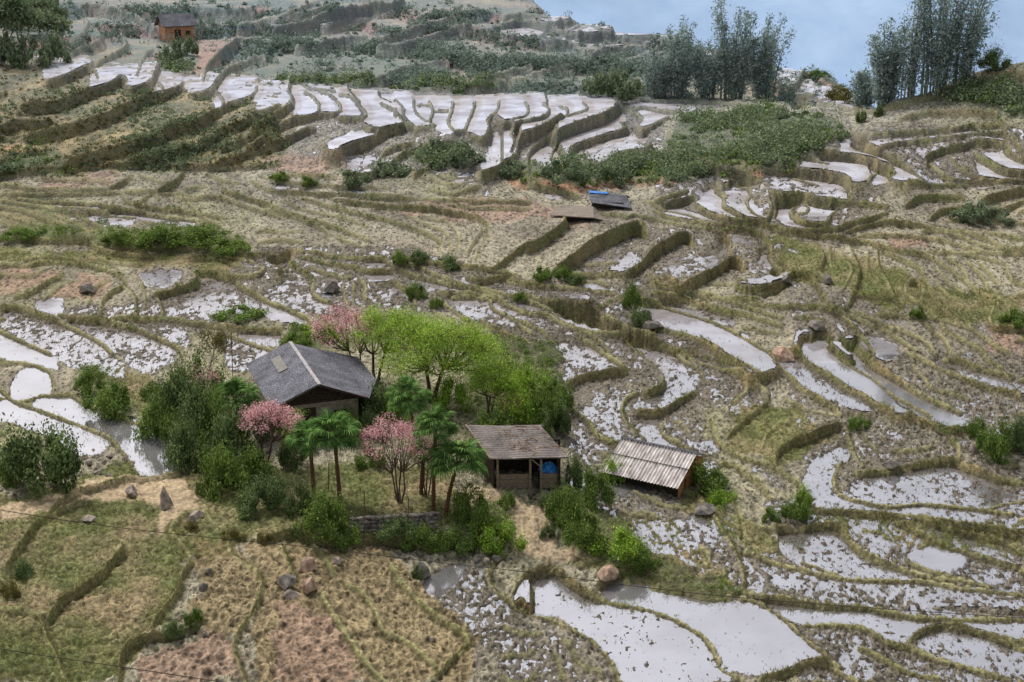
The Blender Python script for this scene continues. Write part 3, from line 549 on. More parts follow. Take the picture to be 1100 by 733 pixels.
# colour of the soil and growth, with bund shadow and distance haze painted in
c_stub = lin(139, 132, 114); c_mud = lin(106, 98, 88); c_bund = lin(146, 140, 100); c_olive = lin(112, 113, 74); c_ris = lin(98, 90, 64); c_riss = lin(138, 118, 88)
c_clay = lin(134, 112, 96); c_tan = lin(128, 113, 84); c_dirt = lin(160, 120, 90); c_path = lin(168, 148, 122); c_green = lin(88, 96, 52); c_dk = lin(60, 66, 40); c_och = lin(160, 122, 66); c_wet = lin(92, 86, 79)
def mix(a, b, t): return a*(1-t[..., None])+b*t[..., None]
C = np.ones((nv, nu, 3))*c_stub
C = mix(C, c_olive, np.clip((n_r-.42)*2.2, 0, .55)*(wet < .3))
C = mix(C, c_mud, np.clip((n_b-.45)*2.5, 0, .7))
C = mix(C, c_wet, np.clip(wet*1.4, 0, .92))
g_noise = np.clip((fbm(x/2.2, y/3, 3, 51)-.22)*2.2, 0, 1)
C = mix(C, mix(np.ones_like(C)*c_tan, c_green, g_noise), ZM['grassy']*.85)
C = mix(C, mix(np.ones_like(C)*lin(146, 128, 88), lin(94, 92, 58), g_noise), scrub*.9)
farc = mix(np.ones_like(C)*lin(124, 114, 86), lin(84, 96, 70), np.clip((fbm(x/9, y/12, 4, 53)-.35)*3, 0, 1)); farc = mix(farc, lin(136, 112, 88), np.clip((fbm(x/7, y/5, 3, 57)-.58)*6, 0, .8))
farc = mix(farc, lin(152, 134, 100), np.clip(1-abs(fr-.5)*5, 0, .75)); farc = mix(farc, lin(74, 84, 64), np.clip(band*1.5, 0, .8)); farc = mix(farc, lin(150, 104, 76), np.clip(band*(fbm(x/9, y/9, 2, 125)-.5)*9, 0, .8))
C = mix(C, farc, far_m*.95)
for k, c_ in (('tan', c_tan), ('clay', c_clay), ('dirt', c_dirt), ('path', c_path), ('ochre', c_och), ('dark', c_dk)): C = mix(C, c_, ZM[k]*(.85 if k != 'dark' else .6))
C = mix(C, mix(np.ones_like(C)*lin(84, 88, 62), lin(104, 108, 74), g_noise), veg*(.8-.35*(y > 185)))
risc = mix(np.ones_like(C)*c_ris, c_riss, np.clip((fbm(x/1.5, y/1.5, 3, 61)-.35)*2.5, 0, 1)); risc = mix(risc, c_olive, np.clip((n_b-.45)*3, 0, .8))
risc = mix(risc, lin(128, 108, 72), .4*scrub); C = mix(C, risc, riser*.9*(1-.7*veg))
C = mix(C, mix(np.ones_like(C)*c_bund, c_olive, np.clip((n_b-.3)*2, 0, 1)), np.clip(bund*1.25-.15, 0, 1)*.9*(1-.6*riser)*(1-.75*ZM['path']))
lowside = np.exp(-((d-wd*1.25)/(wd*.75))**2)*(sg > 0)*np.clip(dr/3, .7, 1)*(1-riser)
C = mix(C, lin(82, 76, 54), lowside*.8*(1-far_m*.5)*(1-ZM['thicket']))  # dark line along the low side: bund shadow and riser painted into the colour
C = mix(C, lin(76, 70, 62), np.clip(1-abs(rank-frac)*3.5, 0, .8)*(wet > .05)*.8)
damp = np.clip(1-(d-.5)/3.0, 0, 1)*(sg > 0)*(wet > .02)*(bund < .5)
C = mix(C, lin(88, 78, 62), damp*.5)
stubz = np.clip(1-bund*1.5-riser-ZM['path']-far_m, 0, 1)*(wet < .3); C = C*1.03; C *= (1-.3*stubz*np.clip((.35-rank)*5, 0, 1))[..., None]; C *= (.72+.56*clod)[..., None]*(.86+.28*fbm(x/3, y/4, 3, 71))[..., None]
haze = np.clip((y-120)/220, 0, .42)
C = mix(C, lin(122, 138, 158), haze)  # aerial haze painted into the ground colour, growing with distance
stub = np.clip(1-bund*1.5-riser-ZM['path']-veg-far_m*.7-scrub*.6, 0, 1)*(1-.5*ZM['grassy'])
MASK = np.stack([stub, wet, np.clip(bund+riser, 0, 1)], 2)
idx = np.arange(nv*nu).reshape(nv, nu)
FA = np.stack([idx[1:, :-1], idx[1:, 1:], idx[:-1, 1:], idx[:-1, :-1]], 2).reshape(-1, 4)
# ---------------------------------------------------------------- materials
def new_mat(name):
    m = bpy.data.materials.new(name); m.use_nodes = True; nt = m.node_tree; nt.nodes.clear()
    out = nt.nodes.new('ShaderNodeOutputMaterial'); return m, nt, out
def nd(nt, t, **kw):
    n = nt.nodes.new(t)
    for k, v_ in kw.items():
        if k.startswith('i_'):
            n.inputs[int(k[2:]) if k[2:].isdigit() else k[2:].replace('_', ' ')].default_value = v_
        else: setattr(n, k, v_)
    return n
def rgba(c): return (float(c[0]), float(c[1]), float(c[2]), 1)
def mat_ground():
    m, nt, out = new_mat('terrace_earth'); L = nt.links.new
    b = nd(nt, 'ShaderNodeBsdfPrincipled'); b.inputs['Roughness'].default_value = .9; b.inputs['Specular IOR Level'].default_value = .15
    a = nd(nt, 'ShaderNodeAttribute', attribute_name='tone'); k = nd(nt, 'ShaderNodeAttribute', attribute_name='mask')
    sp = nd(nt, 'ShaderNodeSeparateColor'); L(k.outputs['Color'], sp.inputs[0])
    g = nd(nt, 'ShaderNodeNewGeometry')
    mp = nd(nt, 'ShaderNodeMapping'); mp.inputs['Scale'].default_value = (1, .62, 1); L(g.outputs['Position'], mp.inputs[0])
    vo = nd(nt, 'ShaderNodeTexVoronoi', i_Scale=2.6); L(mp.outputs[0], vo.inputs['Vector'])
    vo2 = nd(nt, 'ShaderNodeTexVoronoi', i_Scale=1.25); L(mp.outputs[0], vo2.inputs['Vector'])
    n1 = nd(nt, 'ShaderNodeTexNoise', i_Scale=5.0, i_Detail=5.0); L(g.outputs['Position'], n1.inputs['Vector'])
    r1 = nd(nt, 'ShaderNodeMapRange'); r1.inputs[1].default_value = .12; r1.inputs[2].default_value = .42; r1.inputs[3].default_value = .28; r1.inputs[4].default_value = 1.12; L(vo.outputs['Distance'], r1.inputs[0])
    r2 = nd(nt, 'ShaderNodeMapRange'); r2.inputs[1].default_value = .12; r2.inputs[2].default_value = .4; r2.inputs[3].default_value = .55; r2.inputs[4].default_value = 1.08; L(vo2.outputs['Distance'], r2.inputs[0])
    mm = nd(nt, 'ShaderNodeMath', operation='MULTIPLY'); L(r1.outputs[0], mm.inputs[0]); L(r2.outputs[0], mm.inputs[1])
    mx = nd(nt, 'ShaderNodeMix', data_type='FLOAT'); mx.inputs[2].default_value = 1; L(mm.outputs[0], mx.inputs[3]); L(sp.outputs[0], mx.inputs[0])
    r3 = nd(nt, 'ShaderNodeMapRange'); r3.inputs[1].default_value = .3; r3.inputs[2].default_value = .7; r3.inputs[3].default_value = .6; r3.inputs[4].default_value = 1.35; L(n1.outputs[0], r3.inputs[0])
    m2 = nd(nt, 'ShaderNodeMath', operation='MULTIPLY'); L(mx.outputs[0], m2.inputs[0]); L(r3.outputs[0], m2.inputs[1])
    sc_ = nd(nt, 'ShaderNodeVectorMath', operation='SCALE'); L(a.outputs['Color'], sc_.inputs[0]); L(m2.outputs[0], sc_.inputs['Scale'])
    L(sc_.outputs[0], b.inputs['Base Color'])
    bp = nd(nt, 'ShaderNodeBump', i_Strength=.7, i_Distance=.08); L(m2.outputs[0], bp.inputs['Height']); L(bp.outputs[0], b.inputs['Normal'])
    L(b.outputs[0], out.inputs[0]); return m
def mat_water(nm, gloss, gain):
    m, nt, out = new_mat(nm); L = nt.links.new
    g = nd(nt, 'ShaderNodeNewGeometry')
    df = nd(nt, 'ShaderNodeBsdfDiffuse'); gl = nd(nt, 'ShaderNodeBsdfGlossy', i_Roughness=.07)
    gl.inputs['Color'].default_value = (.56, .56, .605, 1)
    n1 = nd(nt, 'ShaderNodeTexNoise', i_Scale=.35, i_Detail=4.0); L(g.outputs['Position'], n1.inputs['Vector'])
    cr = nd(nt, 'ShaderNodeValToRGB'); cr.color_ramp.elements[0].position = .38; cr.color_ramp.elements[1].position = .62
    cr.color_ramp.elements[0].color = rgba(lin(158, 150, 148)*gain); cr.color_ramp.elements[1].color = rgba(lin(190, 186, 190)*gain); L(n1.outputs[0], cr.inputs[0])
    at = nd(nt, 'ShaderNodeAttribute', attribute_name='tone')
    ml = nd(nt, 'ShaderNodeMix', data_type='RGBA', blend_type='MULTIPLY'); ml.inputs[0].default_value = 1; L(cr.outputs[0], ml.inputs[6]); L(at.outputs['Color'], ml.inputs[7])
    L(ml.outputs[2], df.inputs[0])
    n2 = nd(nt, 'ShaderNodeTexNoise', i_Scale=3.0, i_Detail=2.0); L(g.outputs['Position'], n2.inputs['Vector'])
    bp = nd(nt, 'ShaderNodeBump', i_Strength=.04, i_Distance=.02); L(n2.outputs[0], bp.inputs['Height']); L(bp.outputs[0], gl.inputs['Normal'])
    mx = nd(nt, 'ShaderNodeMixShader'); mx.inputs[0].default_value = gloss; L(df.outputs[0], mx.inputs[1]); L(gl.outputs[0], mx.inputs[2]); L(mx.outputs[0], out.inputs[0])
    return m
M_water3 = mat_water('mid_water_painted_sheen', .5, np.array([.84, .85, .89]))  # middle pools: part of the sky sheen painted as paler diffuse colour
M_ground, M_water, M_water2 = mat_ground(), mat_water('muddy_paddy_water', .7, .72), mat_water('far_water_painted_sheen', .3, np.array([1.1, 1.16, 1.26]))  # far pools: white sky reflection painted into the diffuse colour
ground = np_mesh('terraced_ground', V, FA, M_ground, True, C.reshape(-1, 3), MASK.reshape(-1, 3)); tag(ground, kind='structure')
# flooded paddies: a level sheet wherever water stands, with clods and bunds rising through it
wm = (wet > .05) & (d > .8) & ~CREST & (slope < np.where(y > 128, .9, .5))
fm = wm[1:, :-1] & wm[1:, 1:] & wm[:-1, 1:] & wm[:-1, :-1]
FW = FA[fm.ravel()]
wl = samp(LVs, MU, MV)+.0
tone = np.ones((nv, nu, 3)); oc = samp(box_blur(((POOL >= 0) & (np.array(pools+[0])[POOL] == .97)).astype(float), 1, 1), MU, MV)
shade = samp(box_blur((SIG > 0)*(DIST < 8)*np.clip(DROP/14, 0, 1), 1, 1), MU, MV)
tone = mix(tone, lin(214, 196, 160)/.9, np.clip(shade*.9, 0, .45))
VW = np.stack([x, y, wl+CAMZ], 2).reshape(-1, 3)
used = np.unique(FW); remap = np.full(nv*nu, -1); remap[used] = np.arange(len(used))
water = np_mesh('paddy_water', VW[used], remap[FW], [M_water, M_water2, M_water3], True, tone.reshape(-1, 3)[used]); tag(water, kind='structure')
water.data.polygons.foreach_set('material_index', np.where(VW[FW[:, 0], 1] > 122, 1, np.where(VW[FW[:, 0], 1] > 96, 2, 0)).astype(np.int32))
# look-ups
def at(u, v, dz_=0):
    xx = samp(x, np.array([0.]), np.array([0.])) if False else None
    j = np.interp(v, fv, np.arange(nv)); i = np.interp(u, fu, np.arange(nu)); j = int(round(float(j))); i = int(round(float(i)))
    # walk to the vertex whose projection is really nearest to (u, v)
    j0, j1, i0, i1 = max(0, j-26), min(nv, j+27), max(0, i-3), min(nu, i+4)
    q = V.reshape(nv, nu, 3)[j0:j1, i0:i1]; uu, vv = proj(q)
    e = (uu-u)**2+(vv-v)**2+CREST[j0:j1, i0:i1]*1e6
    b = np.unravel_index(np.argmin(e), e.shape); p = q[b]
    return Vector((float(p[0]), float(p[1]), float(p[2])+dz_))
def proj(q):
    X, Y, Z = q[..., 0], q[..., 1], q[..., 2]-CAMZ
    f = Y*math.cos(PITCH)-Z*math.sin(PITCH); up = Y*math.sin(PITCH)+Z*math.cos(PITCH)
    return 550+F*X/f, 366.5-F*up/f
# the wooded mountainside far across the valley
def far_hills():
    nx, ny = 160, 60
    X, Yy = np.meshgrid(np.linspace(-1600, 2200, nx), np.linspace(0, 1, ny))
    yy = 1500+Yy*1300; zz = -420+Yy**.9*900+90*(fbm(X/260, Yy*3, 5, 81)-.5)
    ii = np.arange(nx*ny).reshape(ny, nx)
    FF = np.stack([ii[:-1, :-1], ii[:-1, 1:], ii[1:, 1:], ii[1:, :-1]], 2).reshape(-1, 4)
    m, nt, out = new_mat('hazy_mountain_forest'); L = nt.links.new
    df = nd(nt, 'ShaderNodeBsdfDiffuse'); g = nd(nt, 'ShaderNodeNewGeometry')
    n1 = nd(nt, 'ShaderNodeTexNoise', i_Scale=.02, i_Detail=9.0, i_Roughness=.62); L(g.outputs['Position'], n1.inputs['Vector'])
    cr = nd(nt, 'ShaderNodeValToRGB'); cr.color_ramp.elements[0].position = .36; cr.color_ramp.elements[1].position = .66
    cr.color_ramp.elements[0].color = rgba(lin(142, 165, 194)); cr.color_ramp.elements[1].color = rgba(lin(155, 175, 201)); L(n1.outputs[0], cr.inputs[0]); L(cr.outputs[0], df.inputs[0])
    em = nd(nt, 'ShaderNodeEmission'); em.inputs[1].default_value = .38; L(cr.outputs[0], em.inputs[0]); ad = nd(nt, 'ShaderNodeAddShader'); L(df.outputs[0], ad.inputs[0]); L(em.outputs[0], ad.inputs[1]); L(ad.outputs[0], out.inputs[0])  # added emission stands in for light scattered by the haze
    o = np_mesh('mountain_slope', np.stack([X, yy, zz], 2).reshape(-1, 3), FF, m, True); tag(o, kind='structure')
far_hills()
# ---------------------------------------------------------------- light
w = bpy.data.worlds.new('World'); scene.world = w; w.use_nodes = True; nt = w.node_tree; nt.nodes.clear()
SUN_EL, SUN_AZ = R(52), R(-35)     # high, behind the viewer's left shoulder side of the valley
sky = nt.nodes.new('ShaderNodeTexSky'); sky.sky_type = 'NISHITA'; sky.sun_disc = False; sky.sun_elevation = SUN_EL; sky.sun_rotation = SUN_AZ
sky.air_density = 1.6; sky.dust_density = 5; sky.ozone_density = 1
hs = nt.nodes.new('ShaderNodeHueSaturation'); hs.inputs['Saturation'].default_value = .35; hs.inputs['Value'].default_value = 1.0
bg = nt.nodes.new('ShaderNodeBackground'); bg.inputs[1].default_value = .17
wo = nt.nodes.new('ShaderNodeOutputWorld')
nt.links.new(sky.outputs[0], hs.inputs['Color']); nt.links.new(hs.outputs[0], bg.inputs[0]); nt.links.new(bg.outputs[0], wo.inputs[0])
sd = bpy.data.lights.new('sun', 'SUN'); so = bpy.data.objects.new('sun', sd); COL.objects.link(so)
sd.energy = 2.3; sd.angle = R(6); sd.color = (1, .96, .9)
dirv = Vector((math.sin(SUN_AZ)*math.cos(SUN_EL), math.cos(SUN_AZ)*math.cos(SUN_EL), math.sin(SUN_EL)))
so.rotation_euler = dirv.to_track_quat('Z', 'Y').to_euler()
scene.view_settings.view_transform = 'Standard'; scene.view_settings.look = 'None'; scene.view_settings.exposure = 0
scene.cycles.max_bounces = 5; scene.cycles.diffuse_bounces = 2; scene.cycles.glossy_bounces = 2; scene.cycles.transparent_max_bounces = 4
# ---------------------------------------------------------------- plants
def leaf_mat(name, c1, c2, c3=None, trans=.25, hz=0):
    m, nt, out = new_mat(name); L = nt.links.new
    g = nd(nt, 'ShaderNodeNewGeometry'); cr = nd(nt, 'ShaderNodeValToRGB'); e = cr.color_ramp.elements
    e[0].color = rgba(c1); e[1].color = rgba(c2)
    if c3 is not None: k = e.new(.85); k.color = rgba(c2); e[1].color = rgba(c3); e[1].position = 1; e[2].position = 1; 
    L(g.outputs['Random Per Island'], cr.inputs[0])
    n1 = nd(nt, 'ShaderNodeTexNoise', i_Scale=1.3, i_Detail=2.0); L(g.outputs['Position'], n1.inputs['Vector'])
    r3 = nd(nt, 'ShaderNodeMapRange'); r3.inputs[1].default_value = .3; r3.inputs[2].default_value = .7; r3.inputs[3].default_value = .6; r3.inputs[4].default_value = 1.3; L(n1.outputs[0], r3.inputs[0])
    sc_ = nd(nt, 'ShaderNodeVectorMath', operation='SCALE'); L(cr.outputs[0], sc_.inputs[0]); L(r3.outputs[0], sc_.inputs['Scale'])
    df = nd(nt, 'ShaderNodeBsdfDiffuse'); tr = nd(nt, 'ShaderNodeBsdfTranslucent'); L(sc_.outputs[0], df.inputs[0]); L(sc_.outputs[0], tr.inputs[0])
    mx = nd(nt, 'ShaderNodeMixShader'); mx.inputs[0].default_value = trans; L(df.outputs[0], mx.inputs[1]); L(tr.outputs[0], mx.inputs[2]); L(mx.outputs[0], out.inputs[0])
    return m
def solid_mat(name, c1, c2, scale=3, stretch=(1,1,1), rough=.85, bump=.3, detail=5, wave=None):
    m, nt, out = new_mat(name); L = nt.links.new
    b = nd(nt, 'ShaderNodeBsdfPrincipled'); b.inputs['Roughness'].default_value = rough; b.inputs['Specular IOR Level'].default_value = .2
    tc = nd(nt, 'ShaderNodeTexCoord'); mp = nd(nt, 'ShaderNodeMapping'); mp.inputs['Scale'].default_value = stretch; L(tc.outputs['Object'], mp.inputs[0])
    n = nd(nt, 'ShaderNodeTexNoise', i_Scale=float(scale), i_Detail=float(detail)); L(mp.outputs[0], n.inputs['Vector'])
    cr = nd(nt, 'ShaderNodeValToRGB'); cr.color_ramp.elements[0].position = .35; cr.color_ramp.elements[1].position = .65
    cr.color_ramp.elements[0].color = rgba(c1); cr.color_ramp.elements[1].color = rgba(c2); L(n.outputs[0], cr.inputs[0]); co = cr.outputs[0]
    if wave:
        wv_ = nd(nt, 'ShaderNodeTexWave', bands_direction=wave[0], i_Scale=float(wave[1]), i_Distortion=1.2, i_Detail=2.0); L(tc.outputs['Object'], wv_.inputs['Vector'])
        rr = nd(nt, 'ShaderNodeMapRange'); rr.inputs[3].default_value = .62; rr.inputs[4].default_value = 1.12; L(wv_.outputs['Fac'], rr.inputs[0])
        n9 = nd(nt, 'ShaderNodeTexNoise', i_Scale=.9, i_Detail=6.0); L(tc.outputs['Object'], n9.inputs['Vector']); r9 = nd(nt, 'ShaderNodeMapRange'); r9.inputs[1].default_value = .35; r9.inputs[2].default_value = .65; r9.inputs[3].default_value = .65; r9.inputs[4].default_value = 1.25; L(n9.outputs[0], r9.inputs[0])
        m8 = nd(nt, 'ShaderNodeMath', operation='MULTIPLY'); L(rr.outputs[0], m8.inputs[0]); L(r9.outputs[0], m8.inputs[1])
        s8 = nd(nt, 'ShaderNodeVectorMath', operation='SCALE'); L(co, s8.inputs[0]); L(m8.outputs[0], s8.inputs['Scale']); co = s8.outputs[0]
    L(co, b.inputs['Base Color'])
    bp = nd(nt, 'ShaderNodeBump', i_Strength=float(bump), i_Distance=.05); L(n.outputs[0], bp.inputs['Height']); L(bp.outputs[0], b.inputs['Normal']); L(b.outputs[0], out.inputs[0])
    return m
LM = dict(
 dark=leaf_mat('leaf_dark_green', lin(50,70,40), lin(98,122,70), lin(140,156,104)),
 mid=leaf_mat('leaf_green', lin(58,84,38), lin(104,136,62), lin(140,160,86)),
 bright=leaf_mat('leaf_spring_green', lin(86,120,36), lin(146,180,62), lin(176,204,92), .35),
 lime=leaf_mat('leaf_fresh_lime', lin(104,142,40), lin(158,192,72), lin(190,212,104), .4),
 blue=leaf_mat('leaf_hazy_green', lin(84,104,82), lin(124,142,108), lin(150,160,124)),
 bamboo=leaf_mat('leaf_bamboo', lin(106,128,130), lin(150,168,164), lin(178,190,180)),
 pink=leaf_mat('blossom_pink', lin(204,124,134), lin(236,176,180), lin(248,214,214), .4),
 rust=leaf_mat('leaf_rust', lin(104,88,56), lin(150,128,84), lin(112,116,70)),
 palm=leaf_mat('leaf_palm', lin(44,78,40), lin(88,132,66), lin(130,160,90), .2),
 hazy=leaf_mat('leaf_haze_tinted', lin(92,112,108), lin(126,144,134), lin(150,162,146)),  # blue-grey distance haze put into the leaf colour of far shrubs
 dry=leaf_mat('grass_dry', lin(130,120,88), lin(176,166,128), lin(128,132,88)),
 tuft=leaf_mat('stubble_tuft', lin(62,56,42), lin(104,98,66), lin(128,120,84)),
 grass=leaf_mat('grass_green', lin(84,98,44), lin(132,142,78), lin(160,154,104)))
M_bark = solid_mat('bark', lin(70,58,48), lin(112,98,84), 6, (1,1,.3))
M_palmbark = solid_mat('palm_fibre', lin(74,50,38), lin(122,88,66), 8, (1,1,3))
M_culm = solid_mat('bamboo_culm', lin(96,108,96), lin(138,146,126), 3, (1,1,.2))
def leaf_quads(P, N, size, asp=.5, jit=.9):
    n = len(P); D = N+jit*rng.normal(size=(n, 3)); D /= np.linalg.norm(D, axis=1)[:, None]+1e-9
    T = np.cross(D, rng.normal(size=(n, 3))); T /= np.linalg.norm(T, axis=1)[:, None]+1e-9; B = np.cross(D, T)
    s = (size*(.6+.8*rng.random(n)))[:, None] if np.ndim(size) == 0 else (size*(.6+.8*rng.random(n)))[:, None]
    Vv = np.stack([P-T*s, P-B*s*asp, P+T*s, P+B*s*asp], 1).reshape(-1, 3)
    return Vv, np.arange(4*n).reshape(n, 4)
def sph(n): q = rng.normal(size=(n, 3)); return q/np.linalg.norm(q, axis=1)[:, None]
def blob_points(n, blobs):
    k = rng.integers(0, len(blobs), n); c = np.array([b[:3] for b in blobs])[k]; r = np.array([b[3] for b in blobs])[k]
    u = sph(n); rr = r*(.55+.45*rng.random(n)**.5); return c+u*rr[:, None]*np.array([1, 1, .85]), u
def bush_mesh(name, n, size, mat, nb=12, flat=1.0, spiky=0):
    bl = []
    for i in range(nb):
        a = rng.random()*6.283; r = .9*math.sqrt(rng.random()); h = (1-.7*r*r)*(.2+.68*rng.random())
        bl.append((r*math.cos(a), r*math.sin(a), max(.12, h), .11+.22*rng.random()))
    P, N = blob_points(n, bl)
    if spiky: k = rng.random(n) < spiky; P[k] += N[k]*(rng.random(k.sum())**2)[:, None]*.35+np.array([0, 0, .12])
    P[:, 2] = np.abs(P[:, 2])*flat
    Vv, Ff = leaf_quads(P, N+np.array([0, 0, .5]), size, .5)
    return np_mesh(name, Vv, Ff, mat, link=False)
def tubes(segs, sides=5):
    Vv, Ff = [], []; k = 0
    for a, b, ra, rb in segs:
        a = np.array(a); b = np.array(b); d_ = b-a; L = np.linalg.norm(d_)
        if L < 1e-6: continue
        d_ /= L; t = np.cross(d_, [0.31, .95, .1] if abs(d_[1]) < .8 else [1, 0, 0]); t /= np.linalg.norm(t); b2 = np.cross(d_, t)
        an = np.arange(sides)*2*math.pi/sides; ring = np.cos(an)[:, None]*t+np.sin(an)[:, None]*b2
        Vv += [a+ring*ra, b+ring*rb]
        i = np.arange(sides); j = (i+1) % sides
        Ff.append(np.stack([k+i, k+j, k+sides+j, k+sides+i], 1)); k += 2*sides
    return np.vstack(Vv), np.vstack(Ff)
def skeleton(H, trunkh, spread, levels=4, r0=.1, nb=3, lean=(0, 0), multi=1, up=.35):
    segs, tips = [], []
    def grow(p, d_, L, r, lv):
        steps = 3
        for s in range(steps):
            d2 = d_+np.array([random.gauss(0, .12), random.gauss(0, .12), up*.12]); d2 /= np.linalg.norm(d2)
            q_ = p+d2*L/steps; segs.append((p, q_, r, r*.86)); p = q_; r *= .86; d_ = d2
            if lv <= 1: tips.append(p.copy())
        if lv == 0: return
        for i in range(nb+(random.random() < .4)):
            a = random.random()*6.283; e = spread*(.6+.7*random.random())
            nd_ = d_+np.array([math.cos(a)*e, math.sin(a)*e, random.uniform(-.1, .3)]); nd_ /= np.linalg.norm(nd_)
            grow(p, nd_, L*random.uniform(.6, .82), r*.72, lv-1)
    for m_ in range(multi):
        a = m_*6.283/max(1, multi)+.7; o = (.35 if multi > 1 else 0)
        d0 = np.array([lean[0]+o*math.cos(a), lean[1]+o*math.sin(a), 1.0]); d0 /= np.linalg.norm(d0)
        grow(np.array([.05*math.cos(a)*(multi > 1), 0, -.1]), d0, trunkh, r0, levels)
    S = np.array([s[1] for s in segs]); k = H/max(S[:, 2].max(), .1)
    segs = [(np.array(a)*k, np.array(b)*k, ra, rb) for a, b, ra, rb in segs]; tips = np.array(tips)*k
    return segs, tips
def px2m(p): return float((p.y*math.cos(PITCH)-(p.z-CAMZ)*math.sin(PITCH))/F)
def make_tree(name, label, cat, u, v, hpx, mat, nleaf, lsize, width=None, blob=.4, group=None, **kw):
    p = at(u, v); s = px2m(p); H = hpx*s/math.cos(PITCH)
    root = empty(name, p); tag(root, label, cat, group)
    segs, tips = skeleton(H*.9, 1.0, **kw)
    if width:
        k = width*s/max(np.ptp(tips[:, 0]), .1); segs = [(a*np.array([k, k, 1]), b*np.array([k, k, 1]), ra, rb) for a, b, ra, rb in segs]; tips = tips*np.array([k, k, 1])
    Vt, Ft = tubes(segs); np_mesh('trunk', Vt, Ft, M_bark, True, parent=root)
    i = rng.integers(0, len(tips), nleaf); P = tips[i]+sph(nleaf)*(rng.random((nleaf,1))**.6)*blob*1.5*np.array([1, 1, .7])
    Vl, Fl = leaf_quads(P, rng.normal(size=(nleaf, 3))*.3+np.array([0, 0, .6]), lsize, .5)
    np_mesh('crown', Vl, Fl, mat, parent=root)
    return root
BUSH = {}
for k, n, sz, nb, sp_ in (('dark', 9000, .036, 20, .25), ('mid', 6500, .042, 18, .3), ('bright', 6000, .042, 16, .3), ('blue', 2600, .062, 14, .25), ('rust', 2600, .055, 12, .3)):
    BUSH[k] = [bush_mesh('bush_leaves', n, sz, LM[k], nb, 1, sp_) for _ in range(3)]
_bk = [0]
def dome_tree(name, label, cat, u, v, cu, wpx, hpx, mat, nleaf, lsize, nblob=26, low=.5, tight=.3, r0=.12, stems=2, group=None, upright=0):
    """a forked trunk whose limbs each carry one leaf mass of an uneven, domed crown"""
    p = at(u, v); s = px2m(p); H = hpx*s/math.cos(PITCH); Wd = wpx*s/2; root = empty(name, p); tag(root, label, cat, group); lx = (cu-u)*s
    cs = []
    for i in range(nblob):
        a = i*2.4+rng.random(); r = math.sqrt((i+.5)/nblob)*(.8+.2*rng.random()); hh = low+(.9-low)*(1-r*r*.85)*(.55+.45*rng.random())
        cs.append(np.array([lx+Wd*r*math.cos(a), Wd*r*math.sin(a)*.85, H*hh]))
    cs = np.array(cs); rad = Wd*tight*(.6+.7*rng.random(nblob)); segs = []
    forks = []
    for k in range(stems):
        a = k*6.283/stems+.5; f = np.array([lx*.3+Wd*.16*math.cos(a)*(stems > 1), Wd*.14*math.sin(a), H*(.3+.08*rng.random())]); b0 = np.array([.08*math.cos(a)*(stems > 1), .05*math.sin(a), -.15]); m_ = (b0+f)/2+rng.normal(size=3)*.06
        segs += [(b0, m_, r0, r0*.85), (m_, f, r0*.85, r0*.7)]; forks.append(f)
    forks = np.array(forks)
    for c, rr in zip(cs, rad):
        f = forks[np.argmin(np.linalg.norm((forks-c)[:, :2], axis=1))]; m_ = f*.5+c*.5+rng.normal(size=3)*.12*np.array([1, 1, .4])-np.array([0, 0, .05*H]); m2 = m_*.4+c*.6+rng.normal(size=3)*.06
        segs += [(f, m_, r0*.5, r0*.34), (m_, m2, r0*.34, r0*.22), (m2, c, r0*.22, r0*.12)]
        for q in range(7): e = c+sph(1)[0]*rr*np.array([1, 1, .8])+np.array([0, 0, rr*upright]); segs.append((m2*.4+c*.6, e, r0*.12, r0*.05))
    Vt, Ft = tubes(segs); np_mesh('trunk', Vt, Ft, M_bark, True, parent=root)
    i = rng.choice(nblob, nleaf, p=rad**2/(rad**2).sum()); u_ = sph(nleaf); P = cs[i]+u_*(rad[i]*(.35+.75*rng.random(nleaf)**.7))[:, None]*np.array([1, 1, .75]); P[:, 2] += upright*rad[i]*rng.random(nleaf)
    Vl, Fl = leaf_quads(P, u_*.6+np.array([0, 0, .7]), lsize, .5)
    np_mesh('crown', Vl, Fl, mat, parent=root); return root
def bush(u, v, w_, h_, kind, label, group=None, name='bush', deep=1.0):
    """w_, h_: the size it shows, in chart units"""
    p = at(u, v, -.12); s = px2m(p); me = BUSH[kind][_bk[0] % 3]; _bk[0] += 1
    o = bpy.data.objects.new(name, me); COL.objects.link(o); o.location = p; o.rotation_euler = (0, 0, _bk[0]*1.7)
    o.scale = (w_*s/2*.95, w_*s/2*.95*deep, h_*s*1.0); tag(o, label, 'bush', group); return o
